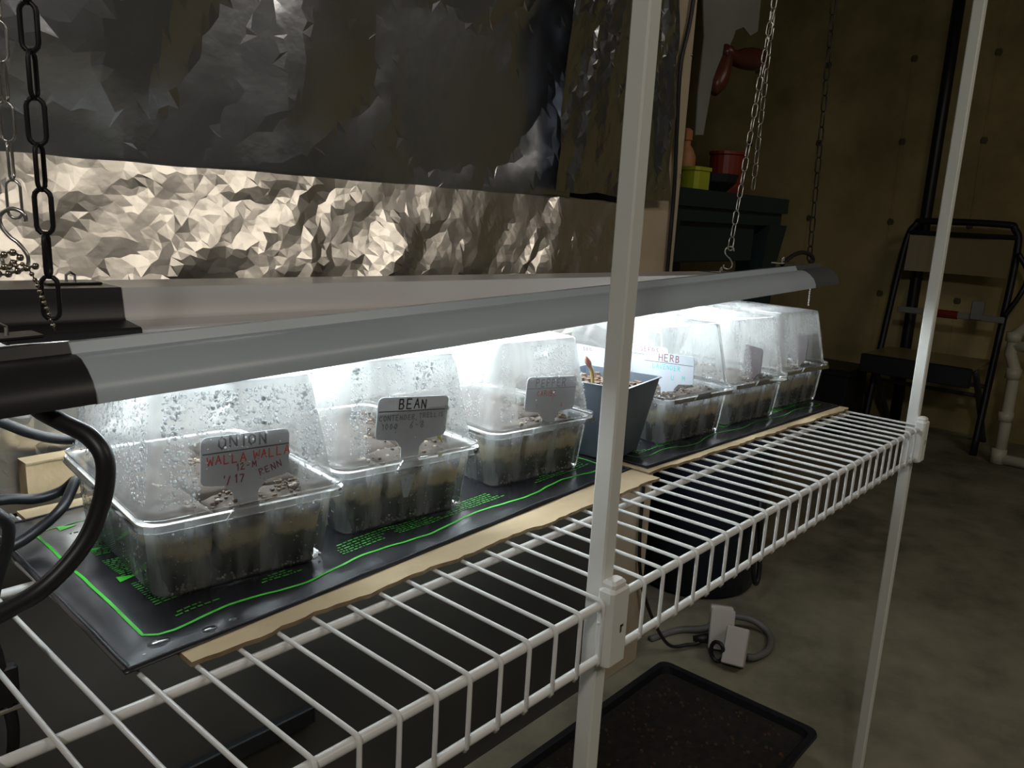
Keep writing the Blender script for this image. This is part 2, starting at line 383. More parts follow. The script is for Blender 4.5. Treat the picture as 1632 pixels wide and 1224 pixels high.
# ------------------------------------------------------------------ aluminium foil on the partition
def facet_field(x0, x1, z0, z1, cell, amp, seed):
    """random crumple heights on a jittered grid, linear inside each facet"""
    rnd = random.Random(seed); nx = max(2, int((x1-x0)/cell)+2); nz = max(2, int((z1-z0)/cell)+2)
    H = [[rnd.uniform(-1, 1)*amp for _ in range(nz+1)] for _ in range(nx+1)]
    JX = [[rnd.uniform(-.42, .42) for _ in range(nz+1)] for _ in range(nx+1)]
    JZ = [[rnd.uniform(-.42, .42) for _ in range(nz+1)] for _ in range(nx+1)]
    pts = []; hs = []
    for i in range(nx+1):
        for j in range(nz+1):
            pts.append(Vector((x0+(i+JX[i][j])*cell, z0+(j+JZ[i][j])*cell))); hs.append(H[i][j])
    return pts, hs, cell, nx, nz, x0, z0
def facet_eval(F, x, z):
    pts, hs, cell, nx, nz, x0, z0 = F
    i = int((x-x0)/cell); j = int((z-z0)/cell)
    for a in (i, i-1, i+1, i-2, i+2):
        for b in (j, j-1, j+1, j-2, j+2):
            if a < 0 or b < 0 or a >= nx or b >= nz: continue
            q = [a*(nz+1)+b, (a+1)*(nz+1)+b, (a+1)*(nz+1)+b+1, a*(nz+1)+b+1]
            for t in ((q[0], q[1], q[2]), (q[0], q[2], q[3])):
                p0, p1, p2 = pts[t[0]], pts[t[1]], pts[t[2]]
                d = (p1.x-p0.x)*(p2.y-p0.y)-(p2.x-p0.x)*(p1.y-p0.y)
                if abs(d) < 1e-9: continue
                u = ((x-p0.x)*(p2.y-p0.y)-(p2.x-p0.x)*(z-p0.y))/d; v = ((p1.x-p0.x)*(z-p0.y)-(x-p0.x)*(p1.y-p0.y))/d
                if u >= -1e-6 and v >= -1e-6 and u+v <= 1+1e-6:
                    return hs[t[0]]*(1-u-v)+hs[t[1]]*u+hs[t[2]]*v
    return 0.0
def foil(name, label, mat, x0, x1, z0, z1, yfun, levels, step, seed, smooth, edge=0.25, stretch=1.0, fade=None, slant=0.0):
    rnd = random.Random(seed)
    Fs = [facet_field(x0-3*c, x1+3*c, z0*stretch-3*c, z1*stretch+3*c, c, a, seed+k) for k, (c, a) in enumerate(levels)]
    nx = int((x1-x0)/step); nz = int((z1-z0)/step); vs = []; fs = []
    for i in range(nx+1):
        for j in range(nz+1):
            jx = 0 if i in (0, nx) else rnd.uniform(-.38, .38); jz = 0 if j in (0, nz) else rnd.uniform(-.38, .38)
            x = x0+(x1-x0)*(i+jx)/nx; z = z0+(z1-z0)*(j+jz)/nz
            h = sum(facet_eval(F, x, z*stretch) for F in Fs)*(fade(z) if fade else 1)
            ze = z+(noise.noise((x*.35, seed, 0))*edge if j in (0, nz) else 0); xe = x+(noise.noise((z*.35, seed, 3))*edge if i in (0, nx) else 0)-(slant*(z-z0)*i/nx)
            vs.append((xe, min(yfun(x, z)+h, 19.22), ze))
    for i in range(nx):
        for j in range(nz):
            a = i*(nz+1)+j; b = a+nz+1
            if (i+j) % 2: fs += [(a, b, b+1), (a, b+1, a+1)]
            else: fs += [(a, b, a+1), (b, b+1, a+1)]
    mb = MB(); mb.add(vs, fs)
    o = build(mb, name, mat, None, smooth=bool(smooth))
    if smooth: o.data.set_sharp_from_angle(angle=math.radians(smooth))
    tag(o, label, 'foil', 'foil sheets on the partition wall'); return o
foil('foil_sheet', 'upper smoother dark sheet of aluminium foil with long folds', M['foil_up'], -12, 31.0, 10.0, 30, lambda x, z: 18.98-.045*(z-10),
     [(8.5, .75), (4.2, .38), (1.5, .05)], .42, 11, 5.0, edge=.08, fade=lambda z: min(1, max(.15, (z-9.6)/3.5)))
foil('foil_sheet', 'brightly lit finely crumpled foil sheet just behind the grow lights', M['foil_low'], -12, 35.5, -.6, 10.9, lambda x, z: 17.3+max(0, z-6)*.245,
     [(3.6, .28), (1.7, .17), (.7, .055)], .29, 23, False, edge=.12, fade=lambda z: 1-.45*max(0, min(1, (z-8.5)/2.2)))
foil('foil_sheet', 'dark vertically creased foil strip beside the wooden stud', M['foil_r'], 28.5, 40.8, 11.2, 30, lambda x, z: 18.05-.06*(z-11),
     [(2.6, .22), (1.0, .15), (.5, .05)], .3, 37, False, stretch=.45, slant=.19)

# ------------------------------------------------------------------ white wire shelf unit
X0, X1 = -19, 38
BACK = 15.6
rack = thing('wire_shelf_rack', 'white wire shelf rack with square posts carrying the seed trays', 'shelf', (10, 8, FL))
def wire_path(i):
    pts = [(i, BACK+.1, 0), (i, 8, 0), (i, .12, 0)]
    for a in (20, 45, 70, 90):
        r = .16; pts.append((i, .02-r*math.sin(math.radians(a)), -r+r*math.cos(math.radians(a))))
    pts += [(i, -.14, -.9), (i, -.13, -1.78), (i, -.05, -1.9)]
    return pts
w0 = None
for i in range(X0, X1+1):
    if w0 is None:
        w0 = build(MB().tube(wire_path(i), .058, 7), 'wire', M['white'], rack, smooth=True)
    else:
        c = w0.copy(); col.objects.link(c); c.parent = rack; c.location = w0.location+Vector(((i-X0)*S, 0, 0))
for y, z, r in ((.02, -.185, .125), (-.02, -1.74, .12), (3.85, -.185, .125), (10.7, -.185, .125), (BACK, -.185, .125)):
    build(MB().tube([(X0-.35, y, z), (0, y, z), (20, y, z), (X1+.35, y, z)], r, 12), 'rod', M['white'], rack, smooth=True)
def post(x, y):
    p = build(MB().rbox(x, x+.52, y, y+.54, FL, 50, .05), 'post', M['post'], rack)
    return p
POSTS = [(9.32, .16), (38.15, .16), (-18.9, .16)]
for x, y in POSTS: post(x, y)
for x in (9.08, 37.75, -19.2):
    br = MB(); br.rbox(x, x+.86, -.36, .155, -1.98, .30, .09); br.rbox(x+.12, x+.74, -.3, .14, -.3, .48, .08)
    b_ = build(br, 'bracket', M['clip'], rack)
    build(MB().box(x+.46, x+.53, -.372, -.352, -1.0, -.78).box(x+.46, x+.6, -.372, -.352, -.84, -.78), 'arrow_mark', M['dim'], b_)
    build(MB().sphere((x-.02, .02, -.7), .05, 6, 4), 'rivet', M['clip'], b_)

# ------------------------------------------------------------------ cardboard, heat mats
def quad_pt(q, u, v):
    a, b, c, d = q    # FL FR BR BL
    return ((a[0]*(1-u)+b[0]*u)*(1-v)+(d[0]*(1-u)+c[0]*u)*v, (a[1]*(1-u)+b[1]*u)*(1-v)+(d[1]*(1-u)+c[1]*u)*v)
def cardboard(q, z0, z1, label, seed):
    mb = MB(); n = 60; rnd = random.Random(seed)
    f = [quad_pt(q, i/n, 0) for i in range(n+1)]; b = [quad_pt(q, i/n, 1) for i in range(n+1)]
    f = [(x, y+rnd.uniform(-.05, .05)+.05*math.sin(x*1.7+seed)) for x, y in f]
    top = [(x, y, z1) for x, y in f]+[(x, y, z1) for x, y in reversed(b)]
    bot = [(x, y+.03, z0) for x, y in f]+[(x, y, z0) for x, y in reversed(b)]
    m = len(top); mb.add(top+bot, [tuple(range(m)), tuple(range(2*m-1, m-1, -1))])
    r = thing('cardboard_sheet', label, 'cardboard', (q[0][0], q[0][1], z0), 'cardboard sheets under the heat mats')
    build(mb, 'face_liner', M['card'], r)
    e = MB(); e.add(top+bot, [(i, i+m, (i+1)%m+m, (i+1)%m) for i in range(m)]); build(e, 'torn_edge', M['card_e'], r)
    return r
Q1 = ((-.15, 4.08), (18.75, 4.12), (18.6, 15.2), (.1, 15.4)); Q2 = ((18.95, 4.75), (38.25, 3.72), (38.4, 15.2), (19.0, 15.2))
cardboard(Q1, .06, .19, 'tan cardboard strip showing in front of the near heat mat', 3)
cardboard(Q2, .06, .19, 'tan cardboard sheet under the far heat mat past the middle post', 5)
def heat_mat(q, label, seed, wl):
    def hz(u, v):
        x, y = quad_pt(q, u, v)
        eu = min(u, 1-u)*wl; ev = min(v, 1-v)*10; e = min(eu, ev)
        puff = min(1, max(0, (e-.12)/.55)); puff = puff*puff*(3-2*puff)
        ridge = noise.noise((x*.5+seed, y*.6, seed*1.7))*.07+noise.noise((x*1.3+seed, y*1.4, 9))*.03
        edgewave = .05*max(0, noise.noise((x*.35, y*.35, seed+4)))*(1-puff)
        return .225+puff*.06+max(-.06, min(.03, ridge*1.1))*(.6+.4*puff)+edgewave
    n, m = 96, 48; vs = []; fs = []
    for i in range(n+1):
        for j in range(m+1):
            u, v = i/n, j/m; x, y = quad_pt(q, u, v); vs.append((x, y, hz(u, v)))
    for i in range(n):
        for j in range(m):
            a = i*(m+1)+j; fs.append((a, a+m+1, a+m+2, a+1))
    mb = MB(); mb.add(vs, fs); k = len(vs)
    bd = [i*(m+1) for i in range(n+1)]+[n*(m+1)+j for j in range(1, m+1)]+[i*(m+1)+m for i in range(n-1, -1, -1)]+[j for j in range(m-1, 0, -1)]
    mb.v += [(vs[i][0], vs[i][1], .195) for i in bd]; L = len(bd)
    mb.f += [(bd[i], k+i, k+(i+1)%L, bd[(i+1)%L]) for i in range(L)]
    r = thing('heat_mat', label, 'heat mat', (q[0][0], q[0][1], .19), 'seedling heat mats')
    body = build(mb, 'mat_body', M['mat'], r, smooth=True)
    # raised welded seam round the edge
    sm = MB(); iu, iv = .12/wl, .012
    loop = []
    for t in range(80): loop.append((iu+(1-2*iu)*t/80, iv))
    for t in range(40): loop.append((1-iu, iv+(1-2*iv)*t/40))
    for t in range(80): loop.append((1-iu-(1-2*iu)*t/80, 1-iv))
    for t in range(40): loop.append((iu, 1-iv-(1-2*iv)*t/40))
    sm.tube([(*quad_pt(q, u, v), hz(u, v)+.012) for u, v in loop], .03, 5, closed=True); build(sm, 'welded_seam', M['matedge'], r, smooth=True)
    def ribbon(mb, uvs, w, lift=.012, closed=False):
        P = [Vector((*quad_pt(q, u, v), 0)) for u, v in uvs]; kk = len(P); vv = []
        for i, p in enumerate(P):
            t = P[min(i+1, kk-1)]-P[max(i-1, 0)]; t.normalize(); nn = Vector((-t.y, t.x, 0))
            for sg in (-1, 1):
                pp = p+nn*sg*w/2; vv.append((pp.x, pp.y, hz(*uvs[i])+lift))
        mb.add(vv, [(2*i, 2*i+1, 2*i+3, 2*i+2) for i in range(kk-1)])
    g = MB(); au, av = .85/wl, .085
    line = [(au, 1-.15-(1-.15-av-.03)*t/60) for t in range(60)]+[(au+.01*0, av+.03), (au+.25/wl, av+.006), (au+.6/wl, av)]
    line += [(au+.6/wl+(1-2*au-.6/wl)*t/110, av+.012*math.sin(t*.22)) for t in range(1, 111)]+[(1-au, av+.02+(1-.15-av)*t/60) for t in range(60)]
    ribbon(g, line, .085 if seed < 2 else .06); build(g, 'printed_border', M['green' if seed < 2 else 'green_d'], r)
    g = MB(); ribbon(g, [(au+(1-2*au)*t/100, 1-.15) for t in range(101)], .05)
    build(g, 'printed_border', M['green_d'], r)
    t = MB(); rnd = random.Random(seed)
    for row in range(5):
        u = au*1.5+.1/wl
        while u < 1-au*1.6:
            d = rnd.uniform(.05, .22)/wl
            if noise.noise((u*9, row*.1, seed)) > -.12+row*.05: ribbon(t, [(u, av+.055+row*.014), (u+d, av+.055+row*.014)], .06, .014)
            u += d+.05/wl
    for row in range(46):
        v = .22+row*.0125
        if row % 15 > 11: continue
        u = au+.75/wl; end = u+rnd.uniform(.7, 1.15)/wl
        while u < end:
            d = rnd.uniform(.05, .2)/wl; ribbon(t, [(u, v), (u+d, v)], .05, .014); u += d+.045/wl
    o = build(t, 'printed_text', M['green_d'], r); o['kind'] = 'stuff'
    for v in (.40, .64, .83):
        tr = MB(); u = au+.8/wl; x, y = quad_pt(q, u, v); z = hz(u, v)+.016
        tr.add([(x-.22, y-.16, z), (x+.3, y, z), (x-.18, y+.2, z)], [(0, 1, 2)]); build(tr, 'printed_symbol', M['green'], r)
    return r, hz
HM1 = ((-1.34, 4.52), (18.85, 5.45), (18.75, 15.3), (-.98, 14.5)); HM2 = ((19.3, 5.05), (38.2, 4.25), (38.4, 14.3), (19.5, 15.0))
m1, hz1 = heat_mat(HM1, 'black heat mat with green border under the onion, bean and pepper trays', 1.0, 20.2)
m2, hz2 = heat_mat(HM2, 'black heat mat with green print under the three far trays', 5.0, 19.0)
for k, (x, y, r_) in enumerate(((-.35, 5.15, .2), (.75, 5.0, .15), (1.35, 5.05, .1), (-.75, 4.95, .05))):
    u = (x+1.34)/20.2; v = (y-(4.52+.93*u))/9.9
    d = MB(); z = hz1(u, max(0, v)); rs = []
    for a in (0, 25, 50, 75):
        rr = r_*math.cos(math.radians(a)); rs.append([(x+rr*1.3*math.cos(t*math.pi/5), y+rr*.85*math.sin(t*math.pi/5), z-.012+.35*r_*math.sin(math.radians(a))) for t in range(10)])
    d.rings(rs)
    tag(build(d, 'water_drop', M['drop'], None, smooth=True), ('largest', 'second largest', 'third largest', 'smallest')[k]+' water drop on the near corner of the black heat mat', 'water drop', 'water drops on the heat mat')

# ------------------------------------------------------------------ clear propagation trays with domes
def rr_ring(hx, hy, r, z, n=5, cx=0, cy=0):
    out = []
    for sx, sy, a0 in ((1, -1, -90), (1, 1, 0), (-1, 1, 90), (-1, -1, 180)):
        for k in range(n+1):
            a = math.radians(a0+90*k/n); out.append((cx+sx*(hx-r)+r*math.cos(a), cy+sy*(hy-r)+r*math.sin(a), z))
    return out
RX, RY, RZ, DTOP = 2.7, 3.55, 2.05, 5.1       # half rim, rim height and dome top over the mat
def lerp(a, b, t): return a+(b-a)*t
def dome_half(t):      # t 0..1 up the dome wall
    return lerp(RX-.24, RX-.62, t), lerp(RY-.26, RY-.75, t)
def drops(mb, pos, nrm, r, flat=.5):
    nrm = Vector(nrm).normalized(); a = nrm.cross(Vector((0, 0, 1)) if abs(nrm.z) < .9 else Vector((1, 0, 0))).normalized(); b = nrm.cross(a); p = Vector(pos)
    n = 7; ring = lambda rr, h: [p+a*rr*math.cos(2*math.pi*j/n)+b*rr*math.sin(2*math.pi*j/n)+nrm*h for j in range(n)]
    rs = [ring(r, 0), ring(r*.78, r*flat*.62)]
    vs = rs[0]+rs[1]+[p+nrm*r*flat]; fs = []
    for j in range(n): fs.append((j, (j+1)%n, n+(j+1)%n, n+j)); fs.append((n+j, n+(j+1)%n, 2*n))
    fs.append(tuple(range(n-1, -1, -1)))
    mb.add(vs, fs)
def condensation(count, seed, rmin, rmax, streak, skip=None):
    mb = MB(); rnd = random.Random(seed); k = 0
    while k < count:
        t = rnd.random()**.9*.97+.02; side = rnd.random(); hx, hy = dome_half(t); z = lerp(RZ+.28, DTOP-.12, t)
        if side < .40: x = rnd.uniform(-.9, .9)*hx; p = (x, -hy, z); n = (0, -1, .18); w = x
        elif side < .75: y = rnd.uniform(-.92, .92)*hy; p = (-hx, y, z); n = (-1, 0, .14); w = y+9
        elif side < .85: y = rnd.uniform(-.92, .92)*hy; p = (hx, y, z); n = (1, 0, .14); w = y+19
        else: p = (rnd.uniform(-.92, .92)*(RX-.7), rnd.uniform(-.92, .92)*(RY-.85), DTOP); n = (0, 0, 1); w = p[0]+29
        if side < .40 and skip and skip[0] < p[0] < skip[1] and skip[2] < z < skip[3] and rnd.random() < .94: continue
        dens = noise.noise((w*1.6, z*.35+seed, seed*3.1))
        if dens < streak*rnd.uniform(-1, 1)-.2: continue
        u = rnd.random(); r = rmin+(rmax-rmin)*u**3.2*(1 if dens > .05 else .6)
        drops(mb, p, n, r); k += 1
    return mb
def plug(mb, cx, cy, hb, ht, z0, z1, seed):
    rs = []; rnd = random.Random(seed)
    for t in (0, .3, .55, .8, 1.0):
        h = lerp(hb, ht, t); rs.append([(x+rnd.uniform(-.02, .02), y+rnd.uniform(-.02, .02), lerp(z0, z1, t)) for x, y, _ in rr_ring(h, h*1.0, .18, 0, 2, cx, cy)])
    rs.append([(cx+(x-cx)*.75, cy+(y-cy)*.75, z1+.10+rnd.uniform(-.03, .05)) for x, y, _ in rs[-1]])
    rs.append([(cx+(x-cx)*.35, cy+(y-cy)*.35, z1+.18+rnd.uniform(-.03, .05)) for x, y, _ in rs[-2]])
    return mb.rings(rs)
def make_tray(name, label, seed, dome_mat, ndrop, rmin, rmax, streak):
    root = thing(name, label, 'seed tray', (0, 0, 0), 'clear seed starting trays with domes')
    t = MB(); t.rings([rr_ring(RX-.62, RY-.62, .45, .06), rr_ring(RX-.46, RY-.46, .5, .0), rr_ring(RX-.40, RY-.40, .5, .12), rr_ring(RX-.24, RY-.24, .5, RZ-.15), rr_ring(RX-.2, RY-.2, .5, RZ)], True, False)
    build(t, 'tray_body', M['tray'], root, smooth=True, local=True)
    rm = MB()
    rm.rings([rr_ring(RX-.2, RY-.2, .5, RZ), rr_ring(RX-.02, RY-.02, .5, RZ+.02), rr_ring(RX, RY, .5, RZ-.03), rr_ring(RX+.01, RY+.01, .5, RZ-.15), rr_ring(RX-.02, RY-.02, .5, RZ-.15), rr_ring(RX-.04, RY-.04, .5, RZ-.03)], False, False)
    build(rm, 'tray_rim', M['rim'], root, smooth=False, local=True)
    for sy in (-1, 1):
        lt = MB(); y = sy*(RY+.005); o_ = sy*.05
        lt.hexa([(-.75, y, RZ-.13), (.55, y, RZ-.13), (.55, y+o_, RZ-.13), (-.75, y+o_, RZ-.13), (-.55, y, RZ+.13), (.35, y, RZ+.13), (.35, y+o_, RZ+.13), (-.55, y+o_, RZ+.13)])
        build(lt, 'latch', M['rim'], root, local=True)
    for a in range(3):
        for b in range(4):
            cx = (a-1)*1.46; cy = (b-1.5)*1.6
            build(plug(MB(), cx, cy, .52, .70, .09, RZ-.25+.1*random.Random(seed*50+a*5+b).random(), seed*100+a*10+b), 'peat_plug', M['peat'], root, local=True, smooth=True)
    rnd = random.Random(seed+77); cr = MB(); pl = MB()
    for k in range(620):
        a = rnd.randrange(3); b = rnd.randrange(4); x = (a-1)*1.46+rnd.gauss(0, .3); y = (b-1.5)*1.6+rnd.gauss(0, .3); r = rnd.uniform(.03, .085)
        (cr if rnd.random() < .88 else pl).sphere((x, y, RZ-.08+rnd.uniform(0, .16)-.35*((x-(a-1)*1.46)**2+(y-(b-1.5)*1.6)**2)), r, 5, 4, .8)
    for k in range(70):
        x = rnd.uniform(-1, 1)*(RX-.6); y = -RY+.5+rnd.random()*.15; pl.sphere((x, y, .06+.2*rnd.random()**2), rnd.uniform(.02, .045), 5, 4)
    build(cr, 'soil_crumbs', M['crumb'], root, local=True)['kind'] = 'stuff'
    build(pl, 'perlite', M['perlite'], root, local=True)['kind'] = 'stuff'
    d = MB(); rs = [rr_ring(RX-.06, RY-.06, .5, RZ+.05), rr_ring(RX-.06, RY-.06, .5, RZ+.15), rr_ring(RX-.20, RY-.22, .45, RZ+.17), rr_ring(RX-.24, RY-.26, .45, RZ+.28)]
    for tt in (.33, .66, .93): rs.append(rr_ring(*dome_half(tt), .45, lerp(RZ+.28, DTOP-.12, tt)))
    hx, hy = dome_half(1.0)
    rs += [rr_ring(hx-.02, hy-.02, .43, DTOP-.06), rr_ring(hx-.07, hy-.07, .4, DTOP-.015), rr_ring(hx-.16, hy-.16, .35, DTOP)]
    d.rings(rs, False, True)
    dm = build(d, 'dome', dome_mat, root, smooth=True, local=True)
    # bright moulded lip where dome and tray meet
    lp = MB(); lp.tube([Vector(p) for p in rr_ring(RX-.05, RY-.05, .5, RZ+.16)], .022, 5, closed=True); lp.tube([Vector(p) for p in rr_ring(RX+.012, RY+.012, .5, RZ-.14)], .018, 5, closed=True)
    build(lp, 'dome_lip', M['rim'], dm, local=True)
    if ndrop:
        c = build(condensation(ndrop, seed, rmin, rmax, streak, SKIP.get(seed)), 'condensation', M['drop'], dm, smooth=True, local=True); c['kind'] = 'stuff'
    wl_ = MB()
    for k in range(320):
        x = rnd.uniform(-.92, .92); z = rnd.uniform(.35, RZ-.25); tt = z/RZ; hx_, hy_ = lerp(RX-.40, RX-.22, tt), lerp(RY-.40, RY-.22, tt)
        if noise.noise((x*4+seed, z*.4, seed)) < -.05: continue
        if rnd.random() < .5: drops(wl_, (x*hx_*.92, -hy_, z), (0, -1, -.1), rnd.uniform(.012, .035))
        else: drops(wl_, (-hx_, x*hy_*.92, z), (-1, 0, -.1), rnd.uniform(.012, .04))
    c = build(wl_, 'wall_droplets', M['drop'], root, smooth=True, local=True); c['kind'] = 'stuff'
    return root
ROT = math.radians(-6.5)
TR = {}
for key, label, seed, dm, nd, r0, r1, stk, cx, cy, zb in (
    ('onion', 'clear domed tray beaded with condensation, onion tag, nearest the camera', 1, M['dome1'], 5200, .012, .062, .22, 3.02, 9.65, .32),
    ('bean', 'clear domed tray holding the bean tag, second along the row', 2, M['dome2'], 4800, .012, .06, .22, 8.68, 9.98, .32),
    ('pepper', 'clear domed tray holding the pepper tag, next to the blue-grey pot', 3, M['dome3'], 4600, .010, .045, .2, 15.17, 10.05, .32),
    ('herb', 'clear domed tray with little mist holding the herb tag', 4, M['dome_clear'], 0, 0, 0, 0, 24.98, 9.15, .32),
    ('fifth', 'finely misted domed tray with brown tag between herb tray and end tray', 5, M['dome5'], 2600, .009, .028, .1, 30.55, 8.9, .32),
    ('sixth', 'finely misted domed tray with brown tag at the far shelf end', 6, M['dome6'], 2600, .009, .028, .1, 36.3, 8.95, .32)):
    t = make_tray('seed_tray', label, seed, dm, nd, r0, r1, stk)
    t.location = W((cx, cy, zb)); t.rotation_euler = (0, 0, ROT); ROOT[t.name] = t.location.copy(); TR[key] = t

# ------------------------------------------------------------------ plant tags with marker handwriting
GL = {
 'A': [[(0,0),(.45,1),(.9,0)],[(.2,.4),(.72,.4)]], 'B': [[(0,0),(0,1),(.55,1),(.65,.78),(.5,.55),(0,.52)],[(.5,.55),(.75,.3),(.6,.03),(0,0)]],
 'C': [[(.8,.85),(.45,1),(.08,.7),(.05,.3),(.4,0),(.8,.12)]], 'D': [[(0,0),(0,1),(.5,.95),(.8,.5),(.5,.05),(0,0)]],
 'E': [[(.75,1),(0,1),(0,0),(.75,0)],[(0,.5),(.6,.5)]], 'H': [[(0,0),(0,1)],[(.8,0),(.8,1)],[(0,.5),(.8,.52)]], 'I': [[(.3,0),(.3,1)]],
 'L': [[(0,1),(0,0),(.7,.02)]], 'M': [[(0,0),(.08,1),(.45,.35),(.82,1),(.9,0)]], 'N': [[(0,0),(0,1),(.8,0),(.8,1)]],
 'O': [[(.45,1),(.08,.75),(.05,.3),(.4,0),(.8,.25),(.85,.7),(.45,1)]], 'P': [[(0,0),(0,1),(.6,.95),(.7,.72),(.5,.5),(0,.48)]],
 'R': [[(0,0),(0,1),(.6,.95),(.7,.74),(.5,.54),(0,.5)],[(.3,.5),(.8,0)]], 'S': [[(.75,.88),(.4,1),(.1,.78),(.7,.3),(.45,0),(.05,.12)]],
 'T': [[(.4,0),(.4,1)],[(0,1),(.85,1)]], 'V': [[(0,1),(.4,0),(.8,1)]], 'W': [[(0,1),(.2,0),(.5,.7),(.8,0),(1.0,1)]], 'U': [[(0,1),(.05,.2),(.4,0),(.75,.2),(.8,1)]],
 '1': [[(.3,0),(.3,1),(.1,.8)]], '2': [[(.05,.8),(.4,1),(.7,.75),(.05,0),(.8,0)]], '7': [[(.05,1),(.75,1),(.3,0)]], '0': [[(.4,1),(.05,.5),(.4,0),(.75,.5),(.4,1)]],
 '6': [[(.65,1),(.15,.5),(.1,.15),(.45,0),(.7,.25),(.4,.5),(.12,.35)]], '8': [[(.4,.52),(.1,.78),(.4,1),(.68,.78),(.4,.52),(.05,.22),(.4,0),(.75,.22),(.4,.52)]],
 '-': [[(.1,.5),(.6,.5)]], '/': [[(.0,-.05),(.5,1.1)]], "'": [[(.3,.75),(.35,1)]], 'Y': [[(0,1),(.4,.5),(.8,1)],[(.4,.5),(.4,0)]], ' ': []}
def write(mb, text, x, z, h, w, ang=0.0, seed=0, y=-.026):
    """flat marker strokes on a tag face (x right, z up)"""
    rnd = random.Random(seed); cx = 0.0
    ca, sa = math.cos(ang), math.sin(ang)
    for ch in text:
        jz = rnd.uniform(-.06, .06)*h; js = rnd.uniform(.92, 1.08)
        for st_ in GL.get(ch, []):
            P = [(cx+px*h*.72*js, pz*h*js+jz) for px, pz in st_]
            P = [Vector((x+a*ca-b*sa, z+a*sa+b*ca)) for a, b in P]
            for i in range(len(P)-1):
                a, b = P[i], P[i+1]; d = (b-a); 
                if d.length < 1e-6: continue
                d.normalize(); n = Vector((-d.y, d.x))*w/2; a2 = a-d*w*.35; b2 = b+d*w*.35
                mb.add([(a2.x-n.x, y, a2.y-n.y), (b2.x-n.x, y, b2.y-n.y), (b2.x+n.x, y, b2.y+n.y), (a2.x+n.x, y, a2.y+n.y)], [(0, 1, 2, 3)])
        cx += h*(.98 if ch not in " I1'" else .62)
def plant_tag(label, loc, rotz, roll, writing, mat, tilt=0.0, w=2.6, hh=1.28, stem=1.75):
    """T-shaped tag: rounded head on a tapering stake; origin at the head's foot centre"""
    r = thing('plant_tag', label, 'plant tag', loc, 'plant tags in the seed trays')
    r.rotation_euler = (tilt, roll, rotz)
    a = w/2; c = .17; head = []
    for cx, cz, a0 in ((a-c, hh-c, 0), (-a+c, hh-c, 90), (-a+c, c, 180), ):
        for k in range(5): t = math.radians(a0+90*k/4); head.append((cx+c*math.cos(t), cz+c*math.sin(t)))
    head += [(-.55, -.06), (-.34, -.3), (-.30, -stem*.6), (-.08, -stem), (.08, -stem), (.30, -stem*.6), (.34, -.3), (.55, -.06)]
    for k in range(5): t = math.radians(270+90*k/4); head.append((a-c+c*math.cos(t), c+c*math.sin(t)))
    mb = MB().prism(head, -.02, .02)
    build(mb, 'tag_body', mat, r, local=True)
    for part, ink, text, x, z, h, lw, ang in writing:
        t = MB()
        if text == '_':
            t.add([(-a+.04, -.026, z), (a-.02, -.026, z+h), (a-.02, -.026, z+h+lw), (-a+.04, -.026, z+lw)], [(0, 1, 2, 3)])
        else: write(t, text, x, z, h, lw, ang, len(text)+int(z*100))
        build(t, part, M[ink], r, local=True)
    return r
plant_tag('white tag reading ONION above a black line in the nearest tray', (2.80, 6.86, 2.86), ROT, math.radians(1.5),
    [('heading', 'ink', 'ONION', -.72, .90, .30, .045, .03), ('ruled_line', 'ink', '_', 0, .80, .02, .035, 0), ('variety_text', 'ink_r', 'WALLA WALLA', -1.0, .52, .215, .034, .015),
     ('small_text', 'ink_b', '12-M', -.25, .30, .16, .028, .05), ('date_text', 'ink_b', "'/17", -.62, -.02, .2, .034, .0), ('supplier_text', 'ink_b', 'PENN', .38, .08, .17, .028, .3)], M['tag'], w=2.32, hh=1.24, stem=1.9)
plant_tag('white tag reading BEAN with faded lines in the second tray', (8.42, 6.94, 2.98), ROT, math.radians(4.5),
    [('heading', 'ink', 'BEAN', -.55, .93, .28, .042, -.02), ('ruled_line', 'ink', '_', 0, .84, .0, .026, 0), ('variety_text', 'ink_f', 'CONTENDER', -1.22, .58, .15, .028, 0), ('variety_text', 'ink_f', 'TRELLIS', .22, .60, .15, .028, 0.03),
     ('small_text', 'ink_f', '1000', -1.1, .30, .17, .028, 0), ('small_text', 'ink_f', '6-8', -.1, .30, .2, .03, 0)], M['tag'], stem=1.9)
plant_tag('white tag reading PEPPER with red writing in the third tray', (15.55, 7.25, 2.72), ROT, math.radians(4.0),
    [('heading', 'ink_f', 'PEPPER', -.85, .92, .28, .04, 0), ('ruled_line', 'ink_f', '_', 0, .84, .0, .024, 0), ('variety_text', 'ink_r', 'CARIBE', -.75, .56, .19, .03, 0),
     ('small_text', 'ink_r', '2', .05, .4, .12, .02, 0), ('date_text', 'ink_r', '1', -.75, .1, .16, .02, 0), ('date_text', 'ink_r', '8', .55, .12, .16, .02, 0)], M['tag'], stem=2.0)
plant_tag('white tag reading HERB with teal writing inside the lightly misted tray', (24.35, 7.42, 2.72), math.radians(-90), math.radians(-2.5),
    [('heading', 'ink_b', 'HERB', -.5, .93, .30, .042, 0), ('ruled_line', 'ink', '_', 0, .84, .0, .024, 0), ('variety_text', 'ink_t', 'LAVENDER', -.8, .56, .19, .032, 0), ('small_text', 'ink_t', 'U', .2, .1, .2, .03, 0), ('small_text', 'ink_t', 'M', .75, .15, .2, .03, 0)], M['tag'], stem=1.9)
plant_tag('white tag with pink writing just behind the HERB tag', (25.3, 9.35, 2.75), math.radians(-90), math.radians(-1.5),
    [('heading', 'ink_b', 'SEEDS', -.2, 1.0, .22, .03, 0), ('ruled_line', 'ink', '_', 0, .84, .0, .024, 0), ('variety_text', 'ink_p', 'BASIL', .1, .5, .24, .035, 0)], M['tag'], stem=1.9)
